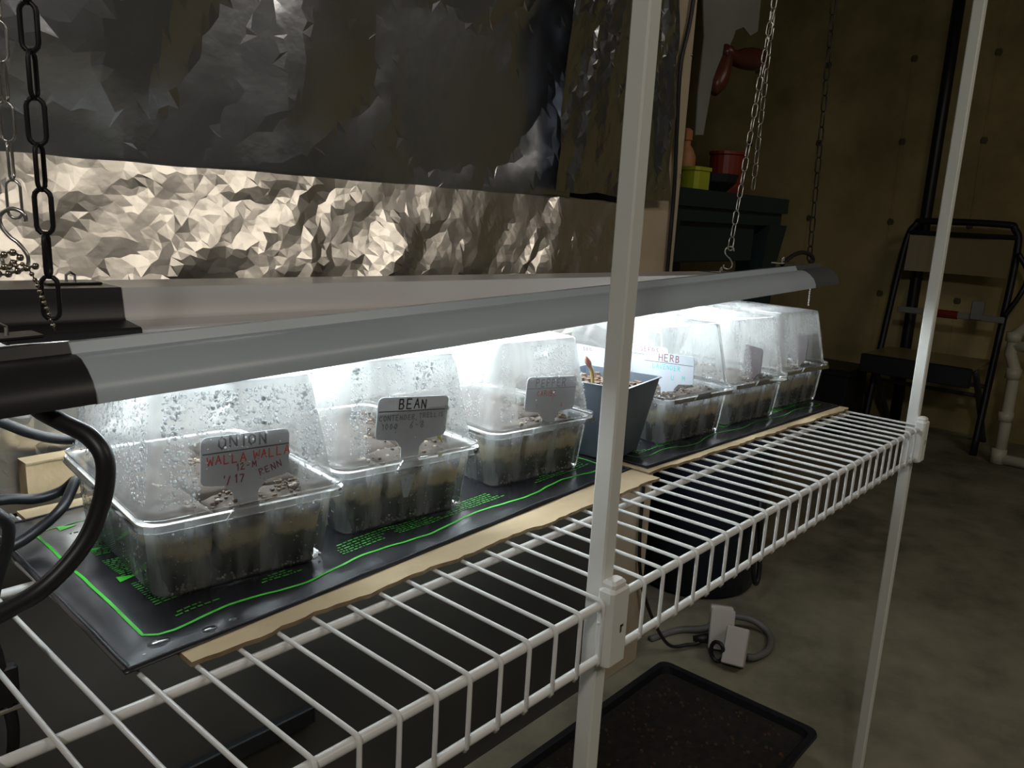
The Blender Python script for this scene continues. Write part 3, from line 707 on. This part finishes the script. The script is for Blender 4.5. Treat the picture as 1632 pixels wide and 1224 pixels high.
plant_tag('white tag hidden in part by the middle post, behind the pink seedling', (23.9, 11.1, 2.5), math.radians(-80), math.radians(3),
    [('heading', 'ink_b', 'SOIL', -.8, 1.0, .16, .026, .2)], M['tag'], tilt=0, stem=1.8)
plant_tag('dark brown tag seen through the mist of the fifth tray', (31.05, 6.5, 2.6), math.radians(58), 0, [], M['tag_b'], w=1.6, hh=1.3, stem=1.8)
plant_tag('dark brown tag seen through the mist of the end tray', (37.1, 6.55, 2.65), math.radians(55), 0, [], M['tag_b'], w=1.5, hh=1.3, stem=1.8)
def sprout(x, y, z, h, label, leafm):
    r = thing('sprout', label, 'seedling', (x, y, z))
    pts = spline([(x, y, z), (x+.04, y, z+h*.5), (x-.06, y+.02, z+h)], 5); build(MB().tube(pts, .04, 6), 'stem', M['stem'], r, smooth=True)
    l = MB()
    for sgn in (-1, 1):
        base = Vector(pts[-1]); rs = []
        for k in range(6):
            t = k/5; wv = .11*math.sin(math.pi*min(1, t*.92+.08))+.005; c = base+Vector((sgn*.05*t-.14*t, .02*sgn, .34*t))
            rs.append([c+Vector((wv*math.cos(a*math.pi/3), .35*wv*math.sin(a*math.pi/3), 0)) for a in range(6)])
        l.rings(rs)
    build(l, 'seed_leaf', leafm, r, smooth=True)
sprout(10.3, 7.5, 2.2, .25, 'small yellow-green sprout beside the bean tag', M['sprout'])

# ------------------------------------------------------------------ square pot with a pink seedling
def pot_ring(h, z, r=.18): 
    a = math.radians(9); c, s = math.cos(a), math.sin(a)
    return [(19.75+x*c-y*s, 7.75+x*s+y*c, z) for x, y, _ in rr_ring(h, h, r, 0, 3)]
pot = thing('square_pot', 'blue-grey square plastic pot behind the middle post', 'pot', (19.75, 7.75, .3))
pb = MB(); pb.rings([pot_ring(1.25, .32), pot_ring(1.78, 3.40), pot_ring(1.84, 3.42), pot_ring(1.84, 3.46), pot_ring(1.74, 3.46), pot_ring(1.62, 2.6)], True, False)
build(pb, 'pot_body', M['pot'], pot)
build(MB().rings([pot_ring(1.55, 2.6), pot_ring(1.6, 2.9), pot_ring(1.2, 3.15), pot_ring(.5, 3.1)]), 'soil', M['crumb'], pot)
rnd = random.Random(9); cr = MB()
for k in range(160): cr.sphere((19.75+rnd.uniform(-1.3, 1.3), 7.75+rnd.uniform(-1.3, 1.3), 3.1+rnd.uniform(-.06, .1)), rnd.uniform(.06, .2), 5, 4)
build(cr, 'soil_crumbs', M['crumb'], pot)['kind'] = 'stuff'
seedling = thing('seedling', 'pink-tipped bean seedling rising from the blue-grey pot', 'seedling', (18.45, 7.45, 2.95))
sp_ = spline([(18.45, 7.45, 2.9), (18.5, 7.45, 3.4), (18.42, 7.47, 3.85), (18.3, 7.5, 4.05)], 6)
build(MB().tube(sp_, [.075]*len(sp_), 8), 'stem', M['stem'], seedling, smooth=True)
for sg in (-1, 1):
    l = MB(); rs = []; b_ = Vector((18.32, 7.5, 3.98))
    for k in range(8):
        t = k/7; w_ = .02+.16*math.sin(math.pi*(t*.93+.05)); c = b_+Vector((-.32*t+.05*sg, .05*sg, .52*t))
        rs.append([c+Vector((w_*math.cos(a*math.pi/4), .4*w_*math.sin(a*math.pi/4), .1*w_*math.cos(a*math.pi/4))) for a in range(8)])
    l.rings(rs); build(l, 'seed_leaf', M['leaf'], seedling, smooth=True)

# ------------------------------------------------------------------ two hanging grow lights
def make_fixture(label, loc, rotx, half, body_len, wing_z0, rear=None, hmat=None):
    """half: near-side outline (y, z) from top edge of the box to the wing's lower lip, mirrored"""
    r = thing('grow_light', label, 'grow light', loc, 'hanging grow lights'); r.rotation_euler = (0, rotx, 0)
    def outline(off):
        o = [(y-off, z+off*.6) for y, z in half]; p = [(y-off, z+off*.6) for y, z in (rear or half)]; return o+[(-y, z) for y, z in reversed(p)]
    def shell(x0, x1, off, th):
        out = outline(off); inn = [(y*(1-.0)+(th if y < 0 else -th), z-th) for y, z in out]
        inn[0] = (inn[0][0], inn[0][1]); n = len(out)
        # order: lip near .. top .. lip far
        a = list(reversed(out[:n//2]))+list(reversed(out[n//2:])); b = list(reversed(inn[:n//2]))+list(reversed(inn[n//2:]))
        b[0] = (b[0][0], a[0][1]); b[-1] = (b[-1][0], a[-1][1])
        loop = a+list(reversed(b)); k = len(loop)
        mb = MB(); mb.rings([[(x0, y, z) for y, z in loop], [(x1, y, z) for y, z in loop]], True, True); return mb
    ho = build(shell(0, body_len, 0, .05), 'housing', hmat, r, local=True, smooth=True); ho.data.set_sharp_from_angle(angle=math.radians(32))
    for x0, x1 in ((-3.4, .03), (body_len-.03, body_len+3.4)):
        ec = build(shell(x0, x1, .035, .10), 'end_cap', M['cap'] if x0 < 0 else M['cap_far'], r, local=True, smooth=True); ec.data.set_sharp_from_angle(angle=math.radians(32))
        sx = x0 if x0 < 0 else x1-.08
        pl_ = outline(0); n = len(pl_); ring = [pl_[i] for i in range(n//2)]+[pl_[i] for i in range(n//2, n)]
        e = MB(); poly = list(reversed(pl_[:n//2]))+list(reversed(pl_[n//2:]))
        e.rings([[(sx, y, z) for y, z in poly], [(sx+.08, y, z) for y, z in poly]]); build(e, 'end_plate', M['cap'], r, local=True)
    zt = half[0][1]
    build(MB().box(.3, body_len-.3, -1.0, 1.0, wing_z0+.46, wing_z0+.52), 'reflector_plate', M['fixture_in'], r, local=True)
    for y in (-.62, .62):
        tb = MB(); tb.tube([(.5, y, wing_z0+.18), (body_len/2, y, wing_z0+.18), (body_len-.5, y, wing_z0+.18)], .28, 10)
        build(tb, 'led_tube', M['led'], r, smooth=True, local=True)
        for x in (.15, body_len-.45):
            build(MB().box(x, x+.3, y-.2, y+.2, wing_z0+.0, wing_z0+.46), 'tube_socket', M['fixture_in'], r, local=True)
    for x in (-.9+0.0, body_len+.9):
        build(MB().rbox(x-.75, x+.75, -.4, .4, zt+.02, zt+.09, .02), 'hanger_plate', M['chain_s'] if x > 0 else M['cap'], r, local=True)
        build(MB().tube([(x-.12, 0, zt+.06), (x-.12, 0, zt+.28), (x, 0, zt+.36), (x+.12, 0, zt+.28), (x+.12, 0, zt+.06)], .04, 6), 'hanger_loop', M['chain_s'], r, local=True)
    return r
H1 = [(-1.17, 1.13), (-1.29, .90), (-1.36, .885), (-1.55, .91), (-1.81, .86), (-2.08, .69), (-2.31, .47), (-2.44, .22), (-2.47, 0.0)]
H1R = [(-1.17, .74), (-1.25, .66), (-1.36, .655), (-1.55, .65), (-1.81, .60), (-2.08, .52), (-2.31, .36), (-2.44, .18), (-2.47, 0.0)]
H2 = [(-1.17, 1.25), (-1.25, .9), (-1.34, .42), (-1.42, .32), (-1.52, .32), (-2.1, .26), (-2.38, .24), (-2.46, .18), (-2.49, 0.0)]
T1 = math.atan(.0308); T2 = -math.atan(.0096)
g1 = make_fixture('front grow light with grey curved hood and black end cap, nearest the camera', (-.9, 8.9, 5.45), -T1, H1, 39.0, .06, H1R, M['fixture'])
g2 = make_fixture('rear grow light with tall pale side, hung beside the foil', (2.54, 14.38, 5.87), -T2, H2, 38.6, .06, None, M['fixture_pale'])

# ------------------------------------------------------------------ chains, hooks and pull chains
def link_mesh(L, w_, r, name):
    h = L/2-w_/2; pts = []
    for k in range(7): a = math.pi*k/6; pts.append(((w_/2-r)*math.cos(a), 0, h+(w_/2-r)*math.sin(a)))
    for k in range(7): a = math.pi+math.pi*k/6; pts.append(((w_/2-r)*math.cos(a), 0, -h+(w_/2-r)*math.sin(a)))
    mb = MB().tube([Vector(p) for p in pts], r, 6, closed=True)
    me = bpy.data.meshes.new(name); me.from_pydata([(x*S, y*S, z*S) for x, y, z in mb.v], [], mb.f); me.update(); me.shade_smooth(); return me
def chain(label, p0, p1, L, w_, r, mat, rot0):
    root = thing('hanging_chain', label, 'chain', p0, 'chains holding up the grow lights')
    me = link_mesh(L, w_, r, 'link'); me.materials.append(mat)
    a = Vector(p0); b = Vector(p1); d = b-a; pitch = L-2*r*1.15; n = int(d.length/pitch); d.normalize()
    q = Vector((0, 0, 1)).rotation_difference(d)
    from mathutils import Quaternion
    for k in range(n):
        o = bpy.data.objects.new('link', me); col.objects.link(o); o.parent = root
        o.location = (a+d*(pitch*(k+.5))-a)*S
        o.rotation_mode = 'QUATERNION'; o.rotation_quaternion = q @ Quaternion((0, 0, 1), rot0+(k % 2)*math.pi/2+.12*math.sin(k*1.9))
    return root
chain('black painted chain hanging at the left front of the foil', (-.78, 8.9, 6.95), (-1.5, 8.9, CEIL), 1.08, .46, .055, M['chain_b'], -.7)
chain('silver chain at the left frame edge above the rear light', (.28, 14.2, 9.0), (-.6, 14.2, CEIL), 1.1, .44, .04, M['chain_s'], -.7)
chain('silver chain sloping down to the S-hook on the rear light', (43.05, 14.4, 8.2), (45.75, 14.4, 26.0), .98, .44, .045, M['chain_s'], -.6)
chain('loose silver chain tail hanging beside the S-hook chain', (46.3, 14.8, 12.3), (45.95, 14.6, 26.0), .98, .44, .045, M['chain_s'], -.2)
chain('silver upper chain carrying the S-hook chain from the ceiling', (45.8, 14.5, 25.9), (47.5, 14.5, CEIL), .98, .44, .045, M['chain_s'], -.2)
chain('thin black chain hanging before the concrete wall', (42.85, 8.9, 7.95), (38.4, 8.9, CEIL), .98, .40, .042, M['chain_b'], -.5)
def s_hook(x, y, z0, z1, label, a):
    h = (z1-z0)/2; cx, sx = math.cos(a), math.sin(a); pts = []
    zc = (z0+z1)/2; r = h*.46
    P = [(-r*.9, r*.6+h*.0-2*r*.9), ]
    pts2 = [(-.9*r, -.62*h), (-.75*r, -.88*h), (0, -h), (.75*r, -.8*h), (.8*r, -.45*h), (.25*r, -.08*h), (-.25*r, .1*h), (-.8*r, .45*h), (-.75*r, .8*h), (0, h), (.75*r, .88*h), (.9*r, .62*h)]
    pts = spline([(x+u*cx, y+u*sx, zc+v) for u, v in pts2], 5)
    tag(build(MB().tube(pts, .055, 7), 's_hook', M['chain_s'], None, smooth=True), label, 'hook', 'S-hooks on the silver chains')
s_hook(43.0, 14.4, 6.95, 8.45, 'steel S-hook at the far end of the rear light', -.75)
s_hook(.2, 14.2, 7.55, 9.25, 'steel S-hook at the left frame edge above the rear light', -.75)
def bead_chain(label, pts, r, gap, mat, cat='pull chain'):
    root = thing('pull_chain', label, cat, pts[0]); P = spline(pts, 40); d = 0; last = P[0]; n = 0; me = None
    build(MB().tube(P[::6]+[P[-1]], r*.3, 5), 'cord', mat, root)
    for p in P:
        d += (p-last).length; last = p
        if d >= gap or n == 0:
            d = 0; n += 1
            if me is None:
                o0 = build(MB().sphere((0, 0, 0), r, 8, 6), 'bead', mat, root, smooth=True, local=True); me = o0.data; o = o0
            else: o = bpy.data.objects.new('bead', me); col.objects.link(o); o.parent = root
            o.location = (p-Vector(pts[0]))*S
    return root
bead_chain('brass bead pull chain draped over the near black end caps', [(-1.5, 9.1, 8.1), (-1.2, 9.1, 8.15), (-1.02, 9.0, 7.75), (-.92, 8.95, 7.35), (-.8, 8.9, 6.9), (-.76, 8.85, 6.68)], .055, .13, M['bead'])
bead_chain('looped bunch of larger brass beads over the left black chain', [(-1.7, 9.3, 8.25), (-1.42, 9.3, 8.42), (-1.22, 9.3, 8.3), (-1.5, 9.3, 8.12), (-1.78, 9.3, 8.0), (-1.55, 9.3, 7.93), (-1.25, 9.3, 8.02), (-1.0, 9.3, 8.1), (-.86, 9.3, 8.1)], .085, .19, M['bead'])
bead_chain('short white bead pull chain under the far light end', [(41.3, 8.0, 6.45), (41.32, 8.0, 5.8), (41.35, 8.0, 5.35)], .06, .13, M['adapter'])

# ------------------------------------------------------------------ cords
def cord(name, label, pts, r, mat, n=8, grp=None):
    return tag(build(MB().tube(spline(pts, n), r, 10), name, mat, None, smooth=True), label, 'cord', grp)
cord('power_cord', 'thick black cord looping down from the front light in front of the onion tray', [(-1.75, 8.4, 5.5), (-1.65, 7.4, 5.25), (-1.5, 6.6, 5.12), (-1.22, 5.95, 4.9), (-1.09, 5.6, 4.45), (-1.2, 5.6, 3.6), (-1.6, 5.6, 2.78), (-2.35, 5.6, 2.1), (-3.2, 5.6, 1.8), (-5, 5.6, 1.4), (-6.5, 6, .3)], .19, M['black'])
cord('power_cord', 'black cord running behind the onion tray below the foil', [(-4, 13.8, 4.6), (-1.6, 14.3, 3.9), (-.41, 14.5, 3.28), (.37, 14.5, 2.8), (1.3, 14.5, 2.45), (3.0, 14.6, 2.2), (5.0, 14.6, 1.0), (6, 14.7, .55)], .16, M['black'])
cord('power_cord', 'black cord bent in a hairpin beside the brown cardboard box', [(-3.2, 13.5, 1.3), (-.9, 13.6, 1.28), (.1, 13.6, 1.1), (.75, 13.5, 1.22), (1.0, 13.2, 1.55), (.75, 12.6, 1.62), (.2, 12.0, 1.25), (-.5, 11.9, .8), (-1.2, 11.8, .55), (-2.5, 11.6, .4), (-4, 11.2, .4)], .15, M['black'])
cord('power_cord', 'black cord drooping through the shelf at the left frame edge', [(-3.0, 9.4, 3.2), (-2.1, 9.0, 2.5), (-1.98, 9.0, 1.9), (-2.3, 9.0, .9), (-2.5, 9.0, -.1), (-2.4, 9.0, -.9), (-2.3, 9.0, -1.9), (-2.2, 9.0, -3.0), (-2.4, 9.2, -4.2), (-3.2, 9.6, -5)], .14, M['black'])
cl = thing('cord_clasp', 'small steel clasp hanging under the shelf at the left edge', 'clasp', (-2.25, 9.0, -2.3))
build(MB().rbox(-2.75, -1.95, 8.84, 9.2, -2.35, -2.22, .03), 'clasp_plate', M['chain_s'], cl); build(MB().rbox(-2.6, -2.02, 8.86, 9.16, -2.2, -1.2, .05), 'strap', M['black'], cl)
cord('power_cord', 'black cable running down the wooden stud', [(42.6, 18.5, 34), (42.28, 18.5, 24.1), (41.5, 18.52, 20.1), (41.72, 18.52, 16.2), (42.1, 18.52, 12.1), (42.18, 18.52, 6.6), (42.3, 18.52, -2), (41.6, 18.5, -10), (42.4, 18.4, -17), (45.5, 17.6, -22.8), (47.5, 16.6, -23.5), (48.6, 16.0, -23.4)], .14, M['black'])
cord('light_lead', 'thin white lead curling off the far light end', [(40.9, 7.6, 7.5), (42.2, 7.6, 7.45), (43.3, 7.6, 7.25), (44.0, 7.6, 6.95), (44.3, 7.6, 6.65)], .05, M['adapter'])
cord('light_lead', 'short black lead looped on top of the far light end', [(38.8, 8.9, 7.75), (40.2, 8.9, 8.25), (41.6, 8.9, 8.45), (43.0, 8.9, 8.3), (43.5, 8.9, 7.95), (43.0, 8.9, 7.9)], .13, M['black'])
# folded cardboard box end by the foil
bx = thing('cardboard_box', 'small brown cardboard box end standing behind the onion tray', 'box', (1.6, 16.4, -.1))
build(MB().hexa([(.72, 16.3, .02), (3.2, 16.3, .02), (3.2, 17.0, .02), (.72, 17.0, .02), (.70, 16.3, 1.32), (3.2, 16.3, 1.32), (3.2, 17.0, 1.32), (.70, 17.0, 1.32)]), 'box_body', M['card'], bx)
build(MB().box(.70, 3.22, 16.28, 17.02, 1.3, 1.36), 'box_flap', M['card'], bx)

# ------------------------------------------------------------------ under the shelf: floor tray, bin, adapters
tr = thing('planting_tray', 'shallow black tray of dark soil lying on the concrete floor', 'tray', (30.6, 9.6, FL))
def rect(x0, x1, y0, y1, z, r=.7): return rr_ring((x1-x0)/2, (y1-y0)/2, r, z, 4, (x0+x1)/2, (y0+y1)/2)
t_ = MB(); t_.rings([rect(20.6, 40.6, 4.5, 14.6, FL+.02), rect(20.2, 41.0, 4.1, 15.0, FL+2.2), rect(19.8, 41.4, 3.7, 15.4, FL+2.25), rect(19.75, 41.45, 3.65, 15.45, FL+2.05)], True, False)
build(t_, 'tray_shell', M['blackp'], tr, smooth=False)
build(MB().rings([rect(20.3, 40.9, 4.2, 14.9, FL+1.5), rect(20.3, 40.9, 4.2, 14.9, FL+1.7)]), 'soil', M['soil'], tr)
rnd = random.Random(4); cr = MB()
for k in range(260): cr.sphere((rnd.uniform(20.8, 40.4), rnd.uniform(4.6, 14.5), FL+1.7), rnd.uniform(.06, .16), 5, 4)
build(cr, 'soil_specks', M['crumb'], tr)['kind'] = 'stuff'
bk = thing('storage_bin', 'tall round black bin standing on the floor behind the shelf', 'bin', (60.9, 23.6, FL))
build(MB().lathe([(5.2, .02), (5.7, .3), (6.5, 15), (6.6, 19), (6.8, 19.2), (6.8, 20), (6.4, 20), (6.2, 18)], (60.9, 23.6, FL), 36, True, False), 'bin_body', M['binp'], bk, smooth=True)
build(MB().tube(spline([(58.6, 17.6, -14.5), (58.9, 17.0, -18), (58.9, 16.7, -20.5), (59.4, 16.5, -22), (60.0, 16.6, -20.5), (60.2, 17.4, -14.5)], 6), .22, 8), 'handle_loop', M['black'], bk, smooth=True)
def rot_box(cx, cy, z0, sx, sy, sz, ang, tilt, b=.08):
    mb = MB().rbox(-sx/2, sx/2, -sy/2, sy/2, 0, sz, b); c, s = math.cos(ang), math.sin(ang); ct, st2 = math.cos(tilt), math.sin(tilt)
    out = []
    for x, y, z in mb.v:
        x2 = x*ct+z*st2; z2 = -x*st2+z*ct; out.append((cx+x2*c-y*s, cy+x2*s+y*c, z0+z2))
    lo = min(v[2] for v in out); mb.v = [(x, y, z-lo+z0) for x, y, z in out]; return mb
ad = thing('plug_adapter', 'white plug adapter block with ridged top on the floor', 'adapter', (49.2, 14.6, FL), 'white plug adapters on the floor')
build(rot_box(49.3, 14.7, FL+.02, 1.5, 1.9, 3.2, .5, .35), 'adapter_body', M['adapter'], ad)
build(rot_box(50.2, 15.3, FL+2.6, 1.0, 1.8, .7, .5, .35), 'adapter_top', M['adapter'], ad)
ad2 = thing('plug_adapter', 'white plug adapter block leaning in front with black ring plug', 'adapter', (47.4, 12.7, FL), 'white plug adapters on the floor')
build(rot_box(47.6, 12.7, FL+.02, 1.6, 1.7, 2.9, .3, .5), 'adapter_body', M['adapter'], ad2)
build(MB().tube([Vector((47.2+.16*math.cos(a)*0, 13.9+.55*math.cos(a), FL+1.2+.8*math.sin(a))) for a in [k*math.pi/8 for k in range(16)]], .16, 7, closed=True), 'ring_plug', M['black'], ad2, smooth=True)
pg = thing('cord_plug', 'black plug end pushed into the white adapter', 'plug', (48.2, 15.6, FL))
build(MB().tube([(48.3, 16.6, FL+.75), (48.6, 16.1, FL+.85), (49.0, 15.6, FL+.95)], [.22, .34, .42], 10), 'plug_body', M['black'], pg, smooth=True)
cord('extension_cord', 'grey flat cord looping on the floor right of the adapters', [(46.5, 19.5, FL+.2), (49.5, 18.6, FL+.25), (51.0, 17.0, FL+.5), (52.8, 16.2, FL+1.2), (54.5, 14.6, FL+1.0), (54.6, 12.9, FL+.35), (52.2, 11.8, FL+.3), (50.0, 11.9, FL+.45), (49.2, 12.3, FL+.6)], .28, M['greycord'])

# ------------------------------------------------------------------ work bench and things on it
bn = thing('work_bench', 'dark green plastic work bench beyond the wooden stud', 'bench', (60, 32, FL))
def octo(x0, x1, y0, y1, z0, z1, c): return MB().rings([[(x0+c,y0,z),(x1-c,y0,z),(x1,y0+c,z),(x1,y1-c,z),(x1-c,y1,z),(x0+c,y1,z),(x0,y1-c,z),(x0,y0+c,z)] for z in (z0, z1)])
build(octo(46, 72, 22.6, 44, 11.2, 12.6, 1.2), 'bench_top', M['bench'], bn)
build(octo(47, 71.4, 23.0, 43.5, 10.0, 11.3, 1.0), 'bench_lip', M['bench'], bn)
build(MB().rbox(48, 66, 23.6, 24.4, 6.6, 10.1, .1), 'apron', M['bench'], bn)
for x, y in ((47.5, 23.5), (68.2, 23.5), (47.5, 40.5), (68.2, 40.5)):
    build(MB().rings([[(x-a, y-a, z), (x+2.6+a, y-a, z), (x+2.6+a, y+2.4+a, z), (x-a, y+2.4+a, z)] for z, a in ((FL, 0), (0, .1), (6, .2), (10.1, .7))]), 'leg', M['bench'], bn)
ca = thing('tool_cabinet', 'dark maroon cabinet standing under the work bench', 'cabinet', (57, 36, FL))
build(MB().rbox(51, 66, 31, 39, FL, 9.0, .3), 'cabinet_body', M['maroon'], ca); build(MB().rbox(58, 58.8, 30.8, 31.05, FL+1, 8, .05), 'door_edge', M['dim'], ca)
yb = thing('plastic_tub', 'yellow-green plastic tub on the work bench', 'tub', (56.5, 25, 12.6)); build(octo(54.2, 56.6, 23.6, 25.6, 12.6, 14.3, .3), 'tub_body', M['yellow'], yb); build(octo(54.1, 56.7, 23.5, 25.7, 14.2, 14.5, .3), 'lid', M['yellow'], yb)
ob = thing('spray_bottle', 'pale orange bottle standing behind the yellow-green tub', 'bottle', (55.9, 27.5, 12.6))
build(MB().lathe([(.9, 0), (1.0, .2), (1.0, 3.0), (.75, 3.6), (.45, 4.0), (.45, 4.5)], (58.0, 27.2, 12.6), 14), 'bottle_body', M['orange'], ob, smooth=True); build(MB().lathe([(.55, 4.4), (.55, 5.2), (.3, 5.4)], (58.0, 27.2, 12.6), 12), 'cap', M['orange'], ob)
rc = thing('red_can', 'red can standing on the work bench', 'can', (62.5, 26.5, 12.6))
build(MB().lathe([(1.45, 0), (1.55, .1), (1.55, 3.6), (1.7, 3.7), (1.7, 3.95), (1.45, 3.95)], (64.6, 26.5, 12.6), 20), 'can_body', M['red'], rc, smooth=False); build(MB().lathe([(1.45, 3.8), (1.4, 3.9)], (64.6, 26.5, 12.6), 20), 'lid', M['red'], rc)
dk = thing('dark_bowl', 'small dark bowl in front of the red can', 'bowl', (59.7, 24.6, 12.6)); build(MB().lathe([(1.0, 0), (1.9, .9), (2.1, 1.6), (2.0, 1.6), (1.7, .9), (.8, .2)], (59.6, 24.9, 12.6), 18), 'bowl_body', M['blackp'], dk)
sw = thing('hand_saw', 'grey steel saw with red-brown wooden handle hanging beyond the stud', 'saw', (55, 23, 16.8))
blade = [(50.6, 36), (61.2, 36), (60.9, 28.67), (60.95, 26.18), (59.66, 25.59), (58.3, 26.0), (57.01, 25.53), (56.72, 24.89), (55.25, 22.71), (54.01, 21.07), (53.33, 16.88), (52.13, 16.75), (51.91, 19.82), (52.04, 24.03), (51.2, 27)]
build(MB().prism(blade, 22.95, 23.05), 'blade', M['steel'], sw)
hp = [(55.2, 23.6, .55), (56.2, 23.5, .5), (57.2, 23.35, .62), (58.6, 23.55, .85), (60.2, 23.8, .95), (61.4, 23.95, .85), (62.2, 24.05, .5)]
build(MB().tube([(x, 22.8, z) for x, z, r in hp], [r for _, _, r in hp], 12), 'grip', M['redwood'], sw, smooth=True)
hq = [(55.9, 24.0, .35), (55.4, 22.9, .6), (54.9, 21.8, .75), (54.4, 20.9, .7), (54.0, 20.2, .35)]
build(MB().tube([(x+.2, 22.85, z) for x, z, r in hq], [r for _, _, r in hq], 10), 'knuckle_guard', M['redwood'], sw, smooth=True)
build(MB().tube([(56, 23, 35.8), (56, 23, 48), (56, 23, CEIL)], .08, 6), 'hanging_wire', M['steel'], sw)

# ------------------------------------------------------------------ folding chair, clamp, pipe rack, crate by the far wall
chx = 142
ch = thing('folding_chair', 'beige and black folding chair against the concrete wall', 'chair', (chx, 23.5, FL))
def ctube(name, pts, r, m, n=6): return build(MB().tube(spline(pts, n), r, 8), name, m, ch, smooth=True)
y0, y1 = 14.8, 32.0
ctube('back_frame', [(chx-7, y1, FL), (chx-3.5, y1, -8), (chx+.5, y1-.2, 8), (chx+1.2, y1-1.2, 11.6), (chx+1.3, y1-3, 12.3), (chx+1.3, y0+3, 12.3), (chx+1.2, y0+1.2, 11.6), (chx+.5, y0+.2, 8), (chx-3.5, y0, -8), (chx-7, y0, FL)], .55, M['blackp'])
build(MB().tube([(chx+.8, y0+.5, 10.3), (chx+.8, y1-.5, 10.3)], .4, 8), 'back_rail', M['blackp'], ch)
build(MB().rings([[(chx+.4+.9*math.sin(math.pi*t)-dx, y0+.8+(y1-y0-1.6)*t, z) for t in [k/10 for k in range(11)]]+[(chx+.9+.9*math.sin(math.pi*t)-dx, y0+.8+(y1-y0-1.6)*t, z) for t in [k/10 for k in range(10, -1, -1)]] for z, dx in ((3.9, .6), (9.9, 0))]), 'backrest', M['beige'], ch)
build(MB().rbox(chx-15, chx-1.5, y0+.6, y1-.6, -9.8, -9.2, .15), 'seat', M['beige'], ch); build(MB().rbox(chx-15.2, chx-14.6, y0+.5, y1-.5, -12.2, -9.2, .15), 'seat_apron', M['blackp'], ch)
for y in (y0+.9, y1-.9):
    ctube('rear_leg', [(chx-11, y, -9.9), (chx-4, y, -16), (chx+4.5, y, FL)], .5, M['dim'])
build(MB().tube([(chx-4.3, y0, -13.2), (chx-4.3, y1, -13.2)], .35, 8), 'stretcher', M['dim'], ch); build(MB().tube([(chx-4.6, y0, -14.8), (chx-4.6, y1, -14.8)], .35, 8), 'stretcher', M['dim'], ch)
ctube('side_bar', [(chx-1, y0-.2, 8), (chx-1, y0-2, 5), (chx-2.2, y0-1.8, 2), (chx-2.4, y0, -2.2)], .4, M['blackp'])
cm = thing('bar_clamp', 'bar clamp with red handle resting across the chair frame', 'clamp', (chx-4.5, 20, -3))
build(MB().rbox(chx-4.8, chx-4.4, 14.2, 30.0, -2.9, -1.9, .1), 'bar', M['steel'], cm); build(MB().tube([(chx-4.6, 20.8, -2.4), (chx-4.6, 24.8, -2.4)], .65, 8), 'handle', M['red'], cm); build(MB().rbox(chx-5.2, chx-4.2, 17.2, 19.0, -2.8, .2, .15), 'jaw', M['steel'], cm)
pv = thing('pipe_rack', 'white plastic pipe stand at the right frame edge', 'pipe stand', (133, 9.5, FL))
pt = [(133, 6.5, -1.2), (133, 10.3, -2.4), (133, 11.7, -4.0), (133, 11.85, -6.9), (133, 10.9, -9.2), (133, 10.9, -12), (133, 10.85, -18), (133, 10.85, -22.8)]
build(MB().tube(pt, .85, 10), 'upright_pipe', M['pvc'], pv, smooth=True); build(MB().tube([(133, 11.4, FL+.85), (133, 0, FL+.85), (133, -14, FL+.85)], .85, 10), 'base_pipe', M['pvc'], pv, smooth=True)
build(MB().tube([(133, 11.8, -5.6), (133, 4, -5.6), (133, -10, -5.6)], .8, 10), 'cross_pipe', M['pvc'], pv, smooth=True)
for z0, z1 in ((-10.6, -9.0), (-17.2, -15.8), (-23.9, -21.6), (-5.0, -3.6)):
    build(MB().tube([(133, 11.0 if z0 < -8 else 11.8, z0), (133, 11.0 if z0 < -8 else 11.8, z1)], 1.08, 10), 'fitting', M['pvc'], pv, smooth=True)
cb = thing('storage_crate', 'black crate on the floor by the concrete wall', 'crate', (132, 36, FL))
build(MB().rbox(128, 138, 33.5, 44, FL, -13.4, .3), 'crate_body', M['blackp'], cb); build(MB().rbox(127.6, 138.4, 33.1, 44.4, -13.9, -12.7, .3), 'crate_lid', M['blackp'], cb)
